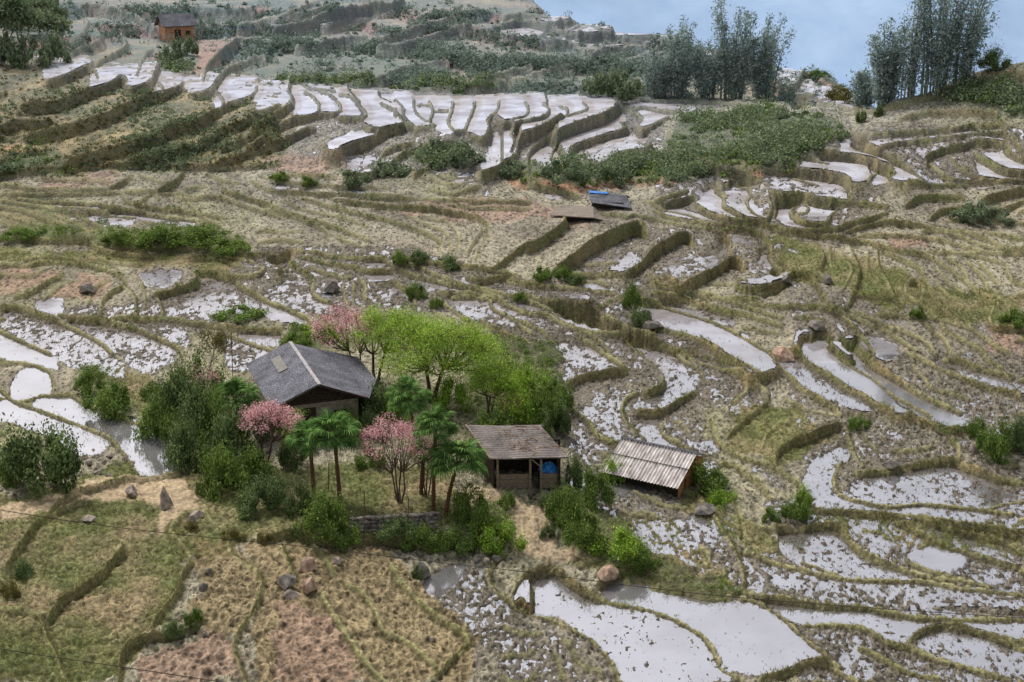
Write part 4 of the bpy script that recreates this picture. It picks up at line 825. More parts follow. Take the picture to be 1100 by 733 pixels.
# ---------------------------------------------------------------- ground cover nobody could count
gidx = np.arange(nv*nu); Vg = V
uu_, vv_ = proj(Vg); inframe = (uu_ > -40) & (uu_ < 1140) & (vv_ > -20) & (vv_ < 760) & (~CREST.ravel())
area = np.ones(nv*nu)
def scatter(weight, n):
    w_ = np.where(inframe, weight.ravel(), 0).clip(0); w_ = w_*(np.gradient(MU, axis=1).ravel()); w_ /= w_.sum()
    i = rng.choice(nv*nu, n, p=w_); return Vg[i]+rng.normal(size=(n, 3))*np.array([.05, .12, 0]), i
def blades(P, H, W, nb=4, lean=.5):
    n = len(P)*nb; B = np.repeat(P, nb, 0)+rng.normal(size=(n, 3))*np.repeat(W, nb)[:, None]*np.array([1.2, 1.2, 0]); h = np.repeat(H, nb)*(.5+rng.random(n)); w_ = np.repeat(W, nb)*.5
    a = rng.random(n)*6.283; t = np.stack([np.cos(a), np.sin(a), 0*a], 1); l = rng.normal(size=(n, 3))*lean*np.array([1, 1, 0])+np.array([0, 0, 1])
    tip = B+l*h[:, None]
    Vv = np.stack([B-t*w_[:, None], B+t*w_[:, None], tip+t*w_[:, None]*.3, tip-t*w_[:, None]*.3], 1).reshape(-1, 3); return Vv, np.arange(4*n).reshape(n, 4)
def pxs(P): return np.maximum(P[:, 1], 1)/F
# thickets on the banks
def thicket(name, weight, n, smin, smax, mat, leaves=46, ls=.1, stretch=1):
    P, i = scatter(weight, n); s = (smin+(smax-smin)*rng.random(n)**2)
    Pp = np.repeat(P, leaves, 0); ss = np.repeat(s, leaves)
    u = sph(len(Pp)); u[:, 2] = np.abs(u[:, 2])*stretch; Q = Pp+u*(ss*(.5+.5*rng.random(len(Pp))))[:, None]
    Vv, Ff = leaf_quads(Q, u+np.array([0, 0, .4]), ls*(pxs(Q)/.1)**.7, .55)
    o = np_mesh(name, Vv, Ff, mat); tag(o, kind='stuff'); return o
tk = ZM['thicket']; yk = y
tkn = tk*np.clip(fbm(x/7, y/9, 3, 99)*4-1.35, .12, 1)
thicket('shrub_thicket', tkn*(y > 125)*(y < 185)*(1-ZM['dirt']), 1000, .4, 2.1, LM['blue'], 75, .13)
thicket('shrub_thicket', tkn*(y > 125)*(y < 185), 350, .4, 1.5, LM['mid'], 50, .12)
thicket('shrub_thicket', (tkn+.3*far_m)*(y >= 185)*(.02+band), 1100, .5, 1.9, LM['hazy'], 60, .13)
thicket('shrub_thicket', tk*(y <= 125)*(y > 90), 420, .3, .75, LM['mid'], 60, .07)
thicket('shrub_thicket', tkn*(y <= 90), 380, .15, .6, LM['mid'], 60, .055)
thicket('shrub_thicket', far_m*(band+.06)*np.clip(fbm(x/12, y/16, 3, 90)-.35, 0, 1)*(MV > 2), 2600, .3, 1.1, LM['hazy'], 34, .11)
thicket('shrub_thicket', scrub*(wet < .02)*(MV > 95-.0*MU)*np.clip(fbm(x/5, y/6, 3, 91)-.4, 0, 1)*(.3+riser), 1300, .2, .75, LM['blue'], 26, .09)
thicket('shrub_thicket', scrub*(wet < .02)*(.2+riser), 1200, .15, .5, LM['rust'], 22, .08)
thicket('bank_weeds', (riser+.4*bund)*np.clip(fbm(x/6, y/8, 3, 93)-.52, 0, 1)*(1-scrub)*(1-far_m)*(y > 60), 900, .12, .45, LM['mid'], 26, .06)
# grass on the bunds, dry tufts on the risers, rice stubble in the paddies
def tufts(name, weight, n, h, w_, mat, nb, lean=.5):
    P, i = scatter(weight, n); s = (pxs(P)/.05)**.6
    Vv, Ff = blades(P-np.array([0, 0, .02]), h*s, w_*s, nb, lean); o = np_mesh(name, Vv, Ff, mat); tag(o, kind='stuff')
ylim = np.clip((150-y)/70, .15, 1)
tufts('bund_grass', (bund*1.2+.3*riser)*(1-far_m)*(1-ZM['path'])*ylim, 11000, .06, .02, LM['dry'], 4)
tufts('bund_grass', (bund+.2*riser)*(n_b > .5)*(1-far_m)*(1-ZM['path'])*ylim, 6000, .06, .022, LM['grass'], 4)
tufts('riser_grass', riser*(1-far_m)*(1-scrub*.5)*ylim*(.2+fbm(x/1.5, y/2, 2, 96)), 7000, .14, .045, LM['dry'], 4, .8)
tufts('meadow_grass', ZM['grassy']*(.2+g_noise)*(1-ZM['path'])*(y < 120), 22000, .09, .03, LM['grass'], 4, .9)
tufts('rice_stubble', stub*np.clip(d-2, 0, 1)*(.15+.85*(wet < .93))*(1-.8*ZM['clay'])*(.3+fbm(x/3, y/4, 2, 95))*(1+.8*(wet > .4))*(y < 165), 52000, .085, .04, LM['tuft'], 3, .5)
# ================================================================= buildings
M_slate = solid_mat('dark_shingle', lin(72,72,80), lin(118,118,126), 5, (3,1,1), wave=('Y', 1.3))
M_slate2 = solid_mat('weathered_shingle', lin(92,84,82), lin(142,132,126), 6, (1,5,1), wave=('Y', 1.6))
M_cap = solid_mat('ridge_cap', lin(130,128,130), lin(168,164,162), 4)
M_wood = solid_mat('grey_boards', lin(96,84,72), lin(150,134,116), 4, (1,1,6))
M_woodd = solid_mat('dark_boards', lin(40,34,30), lin(72,62,54), 4, (1,1,6))
M_warm = solid_mat('warm_boards', lin(132,92,60), lin(186,140,96), 4, (4,4,.6))
M_mudwall = solid_mat('earth_wall', lin(120,110,98), lin(156,146,132), 3)
M_orange = solid_mat('red_earth_wall', lin(160,112,88), lin(196,148,120), 3)
M_tin = solid_mat('weathered_cement_sheet', lin(144,134,128), lin(208,200,196), 2.5, (1.6,.35,1), .7)
M_blue = solid_mat('blue_tarp', lin(20,84,160), lin(60,140,214), 5, rough=.45)
M_thatch = solid_mat('old_thatch', lin(104,94,86), lin(150,138,126), 7, (1,4,1))
M_glass = solid_mat('skylight_sheet', lin(78,76,70), lin(108,104,94), 4, rough=.4)
M_rock = solid_mat('field_rock', lin(110,98,90), lin(178,164,152), 3, rough=.9, bump=.6)
M_rockd = solid_mat('dark_rock', lin(84,78,74), lin(134,126,118), 3, rough=.9, bump=.6)
M_rockb = solid_mat('brown_rock', lin(124,100,84), lin(182,156,136), 3, rough=.9, bump=.6)
M_twig = solid_mat('dead_twigs', lin(110,84,62), lin(160,130,100), 8)
class MB:
    def __init__(s): s.v = []; s.f = []
    def poly(s, P): k = len(s.v); s.v += [tuple(p) for p in P]; s.f.append(tuple(range(k, k+len(P))))
    def slab(s, P, t):
        """a plate: quad/tri P (tops, counter-clockwise seen from outside) with thickness t downwards"""
        P = [Vector(p) for p in P]; n = (P[1]-P[0]).cross(P[2]-P[0]).normalized(); Q = [p-n*t for p in P]; k = len(s.v); m = len(P)
        s.v += [tuple(p) for p in P+Q]; s.f.append(tuple(range(k, k+m))); s.f.append(tuple(range(k+2*m-1, k+m-1, -1)))
        for i in range(m): j = (i+1) % m; s.f.append((k+i, k+m+i, k+m+j, k+j))
    def box(s, c, sz, rot=0, tilt=None):
        M = Matrix.Translation(c) @ (Euler(tilt).to_matrix().to_4x4() if tilt else Matrix.Rotation(rot, 4, 'Z'))
        k = len(s.v); a, b, h = sz[0]/2, sz[1]/2, sz[2]/2
        for X in (-a, a):
            for Y in (-b, b):
                for Z in (-h, h): s.v.append(tuple(M @ Vector((X, Y, Z))))
        for f in ((0,1,3,2),(4,6,7,5),(0,4,5,1),(2,3,7,6),(0,2,6,4),(1,5,7,3)): s.f.append(tuple(k+i for i in f))
    def bar(s, a, b, w_, h_=None):
        a, b = Vector(a), Vector(b); d_ = b-a; q_ = d_.to_track_quat('X', 'Z'); h_ = h_ or w_; k = len(s.v); L = d_.length
        for X in (0, L):
            for Y in (-w_/2, w_/2):
                for Z in (-h_/2, h_/2): s.v.append(tuple(a+q_ @ Vector((X, Y, Z))))
        for f in ((0,1,3,2),(4,6,7,5),(0,4,5,1),(2,3,7,6),(0,2,6,4),(1,5,7,3)): s.f.append(tuple(k+i for i in f))
    def build(s, name, mat, parent=None, bevel=0):
        me = bpy.data.meshes.new(name); me.from_pydata(s.v, [], s.f); me.materials.append(mat); me.update()
        o = bpy.data.objects.new(name, me); COL.objects.link(o)
        if parent: o.parent = parent
        return o
def root_at(name, u, v, rz, label, cat, dz_=0, group=None):
    p = at(u, v, dz_); o = empty(name, p, rz); tag(o, label, cat, group); return o
def ragged(o, amt=.05, cuts=3):
    """old roofs are never flat: subdivide and sag"""
    bm = bmesh.new(); bm.from_mesh(o.data); bmesh.ops.subdivide_edges(bm, edges=bm.edges, cuts=cuts, use_grid_fill=True)
    for v_ in bm.verts: v_.co.z += (fbm(np.array(v_.co.x*1.3+3), np.array(v_.co.y*1.3), 2, 5)-.5)*amt*2
    bm.to_mesh(o.data); bm.free()
# --- black roofed house among the trees
h = empty('farmhouse', (-11.8, 80.5, 1.55), R(20)); tag(h, 'earth walled farmhouse with dark shingle gable roof behind the orchard', 'house')
LN, WL, WR, HE, HR = 8.9, 3.0, 3.1, 2.2, 3.45
b = MB(); b.slab([(-WL,0,HE),(0,0,HR),(0,LN,HR),(-WL,LN,HE)][::-1], .1); b.slab([(0,0,HR),(WR,0,HE),(WR+1.5,LN*.45,HE-.3),(WR+1.5,LN,HE-.3),(0,LN,HR)], .1); rf = b.build('roof', M_slate, h)
b = MB()
b.bar((0,-.05,HR+.05),(0,LN+.05,HR+.05),.22,.1); cp = b.build('ridge_cap', M_cap, rf)
b = MB(); b.bar((-.05,-.03,HR+.0),(-WL,-.03,HE-.02),.12,.1); b.bar((.05,-.03,HR+.0),(WR,-.03,HE-.02),.12,.1); b.build('verge_board', M_woodd, rf)
b = MB(); sl = lambda t, yy: (-WL*t, yy, HR+(HE-HR)*t+.13)
b.slab([sl(.34,7.4), sl(.34,4.6), sl(.54,4.6), sl(.54,7.4)], .04); b.build('skylight', M_glass, rf)
b = MB(); b.box((.05,4.7,.8),(5.0,8.0,2.6)); b.build('wall', M_mudwall, h)
b = MB(); b.poly([(-2.5,.69,2.05),(2.5,.69,2.05),(2.5,.69,2.25),(0,.69,HR-.15),(-2.5,.69,2.25)]); b.build('gable', M_woodd, h)
b = MB(); b.box((-.6,.67,.9),(.9,.06,1.8)); b.build('door', M_woodd, h)
b = MB(); b.box((1.4,.67,1.1),(.8,.06,.7)); b.build('window', M_woodd, h)
# --- open shelter with the blue sheet
h = root_at('open_shelter', 566, 524, R(3), 'open sided wooden shelter with grey shingle roof and straw on top', 'shed')
W, Dp = 3.55, 2.6
b = MB(); b.slab([(-2.15,-.5,2.05),(2.35,-.62,2.1),(.95,2.3,2.95),(-3.5,2.5,2.95)], .09); b.slab([(-3.5,2.5,2.95),(.95,2.3,2.95),(1.3,4.2,2.2),(-3.1,4.4,2.2)], .09); rf = b.build('roof', M_slate2, h); ragged(rf, .06)
b = MB(); b.bar((-2.17,-.53,2.07),(-3.53,2.5,3.0),.1,.1); b.build('verge_pole', M_wood, rf)
b = MB()
for i in range(46):
    t, q_ = random.uniform(.35, 1.0), random.uniform(.15, 1.0); c = Vector((-2.15+4.5*t-1.4*q_, -.5+2.9*q_, 2.12+.88*q_)); a = random.uniform(0, 6.28); l = random.uniform(.15, .7)
    b.bar(c, c+Vector((math.cos(a)*l, math.sin(a)*l*.8, random.uniform(-.02, .1)+.3*math.sin(a)*l)), .025)
b.build('straw', M_twig, rf)
for xx in (-1.75, .15, .78, 1.8): b = MB(); b.box((xx,-.3,1.0),(.13,.13,2.1)); b.build('post', M_wood if xx < 1.5 else M_woodd, h)
b = MB()
for i, zz in enumerate((.16, .47, .78)):
    b.box((-.8,-.2,zz),(1.78,.05,.29)); b.box((1.3,-.2,zz),(.95,.05,.29))
b.build('plank_rail', M_wood, h)
b = MB(); b.box((-2.4,1.0,.95),(.05,2.6,1.9), R(20)); b.box((0,2.2,1.0),(4.2,.06,2.2)); b.box((1.9,1.0,1.0),(.06,2.3,2.0)); b.build('wall', M_woodd, h)
b = MB(); b.bar((.15,-.28,1.95),(.75,-.28,1.4),.07); b.build('brace', M_wood, h)
p0 = h.matrix_basis @ Vector((1.25, .35, 1.15))
P = sph(500)*np.array([.62,.5,.42]); P[:, 2] += .05*np.sin(P[:, 0]*9)
def hull(name, P, mat, loc, parent=None, rz=0, smooth=True):
    bm = bmesh.new()
    for p_ in P: bm.verts.new(p_)
    r = bmesh.ops.convex_hull(bm, input=bm.verts); bmesh.ops.delete(bm, geom=[g for g in r['geom_interior'] if isinstance(g, bmesh.types.BMVert)], context='VERTS')
    me = bpy.data.meshes.new(name); bm.to_mesh(me); bm.free(); me.materials.append(mat)
    o = bpy.data.objects.new(name, me); COL.objects.link(o); o.location = loc; o.rotation_euler = (0,0,rz)
    if parent: o.parent = parent
    return o
Pt = []
for i in range(70):
    a = random.random()*6.28; z_ = random.random(); r = .68*(1-.75*z_**1.6)*random.uniform(.85, 1.05); Pt.append((r*math.cos(a)*1.0, r*math.sin(a)*.7, z_*.62))
t = hull('tarpaulin', Pt, M_blue, p0+Vector((0,0,-.35))); tag(t, 'bright blue plastic sheet heaped inside the open shelter', 'tarpaulin')
b = MB(); b.box((0,0,0),(1.1,1.0,.8)); tt = b.build('storage_crate', M_woodd); tt.location = h.matrix_basis @ Vector((1.25,.4,.4)); tt.rotation_euler = (0,0,R(3)); tag(tt, 'dark wooden box holding up the blue sheet in the shelter', 'crate')
# --- low shed with corrugated sheets
h = root_at('low_shed', 707, 509, R(-30), 'low wooden shed with rusty grey corrugated roof beside the muddy paddy', 'shed', -.3)
p1 = h.location.copy()
LN = 5.0
b = MB(); n = 96; HE2, HR2 = 1.0, 2.15
for side, wdt in ((-1, 2.75), (1, 2.2)):
    for i in range(n):
        x0_, x1_ = -LN/2+LN*i/n, -LN/2+LN*(i+1)/n; z0, z1 = .035*math.cos(i*math.pi/2), .035*math.cos((i+1)*math.pi/2)
        b.poly([(x0_, 0, HR2+z0), (x0_, side*wdt, HR2-(HR2-HE2)*wdt/2.6+z0), (x1_, side*wdt, HR2-(HR2-HE2)*wdt/2.6+z1), (x1_, 0, HR2+z1)])
rf = b.build('roof', M_tin, h)
b = MB(); b.bar((-LN/2,-1.3,HR2-.52),(LN/2,-1.3,HR2-.52),.05,.03); b.build('sheet_lap', M_woodd, rf)
b = MB()
for i in range(26): b.bar((-LN/2-.05+i*(LN+.5)/26,0,HR2+.06),(-LN/2+.1+i*(LN+.5)/26,0,HR2+.07),.2,.06)
b.build('ridge_cap', M_slate, rf)
b = MB(); b.box((0,0,.45),(LN-.7,3.9,1.0)); b.poly([(LN/2-.33,-1.95,.9),(LN/2-.33,1.95,.9),(LN/2-.33,0,HR2-.06)]); b.poly([(-LN/2+.33,1.95,.9),(-LN/2+.33,-1.95,.9),(-LN/2+.33,0,HR2-.06)]); b.build('wall', M_woodd, h)
b = MB()
for i in range(14):
    yy = -1.85+i*.285; tp = HR2-.12-(HR2-HE2)*abs(yy)/2.6
    if i % 5 != 3: b.box((LN/2-.3, yy, tp/2-.02),(.05,.25,tp))
b.build('gable_board', M_warm, h)
b = MB(); b.bar((LN/2-.24,-1.9,1.0),(LN/2-.24,1.9,1.05),.08,.1); b.build('rail', M_warm, h)
# --- cabin on the far slope
h = root_at('hillside_cabin', 190, 44, R(28), 'small reddish cabin with slate grey roof high on the far slope', 'cabin', -.3)
b = MB(); b.slab([(-2.4,-2.6,2.5),(0,-2.6,4.1),(0,2.6,4.1),(-2.4,2.6,2.5)][::-1],.12); b.slab([(0,-2.6,4.1),(2.5,-2.6,2.5),(2.5,2.6,2.5),(0,2.6,4.1)],.12); b.build('roof', M_slate, h)
h.rotation_euler = (0,0,R(118))
b = MB(); b.box((0,0,1.3),(3.7,4.2,2.7)); b.poly([(-1.85,-2.1,2.65),(1.85,-2.1,2.65),(0,-2.1,3.9)]); b.poly([(1.85,2.1,2.65),(-1.85,2.1,2.65),(0,2.1,3.9)]); b.build('wall', M_orange, h)
b = MB(); b.box((-1.88,.3,1.1),(.06,.9,1.9)); b.build('door', M_woodd, h)
b = MB(); b.box((-1.88,-1.2,1.5),(.06,.7,.7)); b.build('window', M_woodd, h)
# --- two low field shelters in the middle distance
h = root_at('thatched_hut', 618, 236, R(-8), 'low brown thatched hut collapsed at one end between the paddies', 'hut')
b = MB(); b.slab([(-2.4,-1.3,.75),(2.0,-1.6,.7),(1.7,.8,1.45),(-2.0,.9,1.5)],.15); b.slab([(-2.0,.9,1.5),(1.7,.8,1.45),(2,2.6,.6),(-2.2,2.8,.7)],.15); b.slab([(2.0,-1.6,.7),(3.0,-.6,.1),(2.6,1.6,.2),(1.7,.8,1.45)],.12); rf = b.build('roof', M_thatch, h); ragged(rf,.12)
b = MB(); b.box((-.2,.5,.35),(3.6,2.6,.8)); b.build('wall', M_woodd, h)
h = root_at('field_shelter', 657, 222, R(-12), 'low field shelter with dark roof and a strip of blue sheeting', 'hut')
b = MB(); b.slab([(-1.9,-1.1,.8),(2.3,-1.2,.3),(1.4,1.2,1.3),(-2.6,1.4,1.5)],.1); b.slab([(-2.6,1.4,1.5),(1.4,1.2,1.3),(1.6,2.6,.7),(-2.2,2.8,.8)],.1); rf = b.build('roof', M_slate, h); ragged(rf,.08)
b = MB(); b.slab([(-2.45,.9,1.46),(-.6,.9,1.42),(-.5,1.3,1.53),(-2.5,1.4,1.62)],.04); b.build('blue_sheet', M_blue, rf)
b = MB(); b.box((-.3,.6,.4),(3.2,2.6,.7)); b.build('wall', M_woodd, h)
for o_ in (bpy.data.objects['thatched_hut'], bpy.data.objects['field_shelter']): o_.scale = (.92, .92, .75)
# ================================================================= fan palms of the orchard
def frond_mesh():
    Vv, Ff = [], []
    # stalk
    v_, f_ = tubes([((0,0,0),(.45,0,.2),.018,.014),((.45,0,.2),(.8,0,.28),.014,.01)], 4); Vv.append(v_); Ff.append(f_); k = len(v_)
    c = np.array([.8,0,.28])
    for i in range(22):
        a = -2.3+4.6*i/21; L = .62*(1-.18*abs(a)/2.3); dr_ = .12+.1*random.random()
        d1 = np.array([math.cos(a), math.sin(a), .12]); t = np.array([-math.sin(a), math.cos(a), 0])*.03
        m1 = c+d1*L*.6; m2 = c+d1*L-np.array([0,0,L*(.25+dr_)])
        P = [c-t*.2, c+t*.2, m1+t, m1-t, m2+t*.2, m2-t*.2]; Vv.append(np.array(P)); Ff.append(np.array([[0,1,2,3],[3,2,4,5]])+k); k += 6
    return np_mesh('frond', np.vstack(Vv), np.vstack(Ff), LM['palm'], link=False)
FR = [frond_mesh() for _ in range(4)]
def palm(u, v, cu, cv, wpx, label):
    p = at(u, v); s = px2m(p); H = (v-cv)*s/math.cos(PITCH)*.9; root = empty('fan_palm', p); tag(root, label, 'palm', 'fan palms of the orchard')
    lx = (cu-u)*s; segs = []; q_ = Vector((0,0,-.1))
    for i in range(7):
        t = (i+1)/7; n_ = Vector((lx*t**1.4, 0, H*t)); segs.append((tuple(q_), tuple(n_), .13-.03*t+.02*(i % 2), .12-.03*t)); q_ = n_
    v_, f_ = tubes(segs, 8); np_mesh('trunk', v_, f_, M_palmbark, True, parent=root)
    k = wpx*s/2/1.35
    for i in range(44):
        el = math.asin(random.uniform(-.55, .995)); o = bpy.data.objects.new('frond', FR[i % 4]); COL.objects.link(o); o.parent = root
        o.location = q_; o.rotation_euler = Euler((random.uniform(-.5,.5), -el, i*2.4)); sc = k*random.uniform(.85,1.15); o.scale = (sc, sc, sc)
    return root
palm(262,478,257,426,52,'tall fan palm rising from the shrubs left of the pink peach tree')
palm(337,530,335,466,46,'slim fan palm left of the broad one in the middle of the orchard')
palm(365,536,362,460,62,'broad fan palm with thick crown below the farmhouse')
palm(446,478,440,424,50,'fan palm beside the farmhouse roof at the foot of the green tree')
palm(466,549,470,450,52,'fan palm right of the pale peach tree with a long thin trunk')
palm(452,531,456,482,36,'small fan palm behind the right branches of the pale peach tree')
palm(479,556,492,492,66,'fan palm leaning toward the open shelter')
# ================================================================= trees
dome_tree('peach_tree','peach tree with dense deep pink blossom left in the orchard','tree',286,502,293,72,76,LM['pink'],3900,.05,30,.52,.24,.09,2,upright=.5)
dome_tree('peach_tree','pale pink peach tree with bare branching stems in mid orchard','tree',430,540,426,84,104,LM['pink'],4200,.046,40,.5,.2,.06,4,upright=.6)
dome_tree('peach_tree','sparse pink peach tree right of the pale one by the palms','tree',458,532,464,58,72,LM['pink'],2000,.045,24,.5,.22,.05,3,upright=.6)
dome_tree('peach_tree','pink blossoming peach tree behind the farmhouse roof','tree',388,412,370,78,92,LM['pink'],3600,.055,34,.45,.24,.08,2,upright=.5)
dome_tree('peach_tree','small half bare peach tree among the shrubs on the left','tree',222,448,220,56,62,LM['pink'],900,.045,26,.4,.22,.05,3,upright=.5)
dome_tree('green_tree','lime green tree with two stems directly behind the farmhouse','tree',404,414,416,84,92,LM['lime'],11000,.062,24,.36,.34,.12,2)
dome_tree('green_tree','spreading spring green tree with dark forked trunk between house and shelter','tree',463,432,478,128,104,LM['lime'],24000,.064,40,.3,.28,.16,2)
dome_tree('green_tree','small green tree at the right edge of the grove above the shelter','tree',525,446,530,64,60,LM['bright'],6000,.06,20,.25,.32,.09,3)
make_tree('yellow_tree','slim yellow green tree rising above the shrubs by the flooded paddy','tree',222,425,82,LM['rust'],2200,.06,width=34,blob=.25,levels=4,spread=.6,r0=.06)
make_tree('young_tree','young pale green tree standing in the orchard grass','tree',318,480,46,LM['bright'],900,.05,width=30,blob=.2,levels=3,spread=.7,r0=.04)
for u, v, hh, ww, lb in ((8,64,72,40,'dark hazy tree at the upper left corner'),(30,66,62,36,'second tree of the upper left grove from the corner'),(58,62,50,34,'rounded tree at the right end of the upper left grove'),(44,40,46,40,'tree behind the upper left grove')):
    make_tree('hill_tree', lb, 'tree', u, v, hh, LM['blue'], 3200, .2, width=ww, blob=.9, group='trees of the upper left grove', levels=4, spread=.6, r0=.15)
# ================================================================= bamboo
def bamboo(u, v, hpx, wpx, nc, label, dens=1.0, lean=0):
    p = at(u, v, -.3); s = px2m(p); H = hpx*s; Wd = wpx*s; root = empty('bamboo_clump', p); tag(root, label, 'bamboo', 'bamboo clumps on the ridge')
    LP, LS = [], []
    for i in range(nc):
        a = random.random()*6.28; r = Wd*.22*math.sqrt(random.random()); b0 = np.array([r*math.cos(a), r*math.sin(a), 0]); hh = H*random.uniform(.5, 1.1)
        out_ = np.array([math.cos(a)*random.uniform(.1,1.0)+lean, math.sin(a)*.4, 0])*Wd*.42; segs = []; q_ = b0
        for k in range(9):
            t = (k+1)/9; n_ = b0+out_*t**2.4+np.array([0,0,hh*(t-.08*t**3)]); segs.append((q_, n_, .07*(1-t)+.025, .07*(1-t)+.018))
            if t > .12:
                m_ = int((18+46*t*(1.3-t)*2)*dens*.8); LP.append(q_+(n_-q_)*rng.random((m_,1))+rng.normal(size=(m_,3))*np.array([.42,.42,.35])*(.3+1.0*math.sin(t*2.75))); 
            q_ = n_
        v_, f_ = tubes(segs, 4); np_mesh('culm', v_, f_, M_culm, True, parent=root)
    P = np.vstack(LP); N = rng.normal(size=(len(P),3))*.6
    Vl, Fl = leaf_quads(P, N, .19, .34); np_mesh('foliage', Vl, Fl, LM['bamboo'], parent=root)
bamboo(704,104,66,52,16,'low bamboo clump at the left end of the middle row',1.2)
bamboo(727,105,86,46,16,'second bamboo clump from the left in the middle row',1.2)
bamboo(758,106,72,44,14,'shorter bamboo clump between the two tall ones of the middle row',1.2)
bamboo(785,107,112,58,22,'tallest bamboo clump of the middle row reaching the picture top',1.3)
bamboo(822,108,96,46,18,'bamboo clump at the right end of the middle row with leaning tips',1.3,.25)
bamboo(950,111,92,44,20,'dense narrow bamboo clump at the left of the right hand row',1.3)
bamboo(975,106,128,38,14,'tall airy bamboo clump second in the right hand row',.6)
bamboo(1002,99,150,60,26,'tallest broad bamboo clump of the right hand row',1.0)
bamboo(1032,92,130,46,18,'bamboo clump with bare culms leaning right',.8,.5)
bamboo(928,114,48,24,8,'small bamboo clump left of the right hand row',1.2)
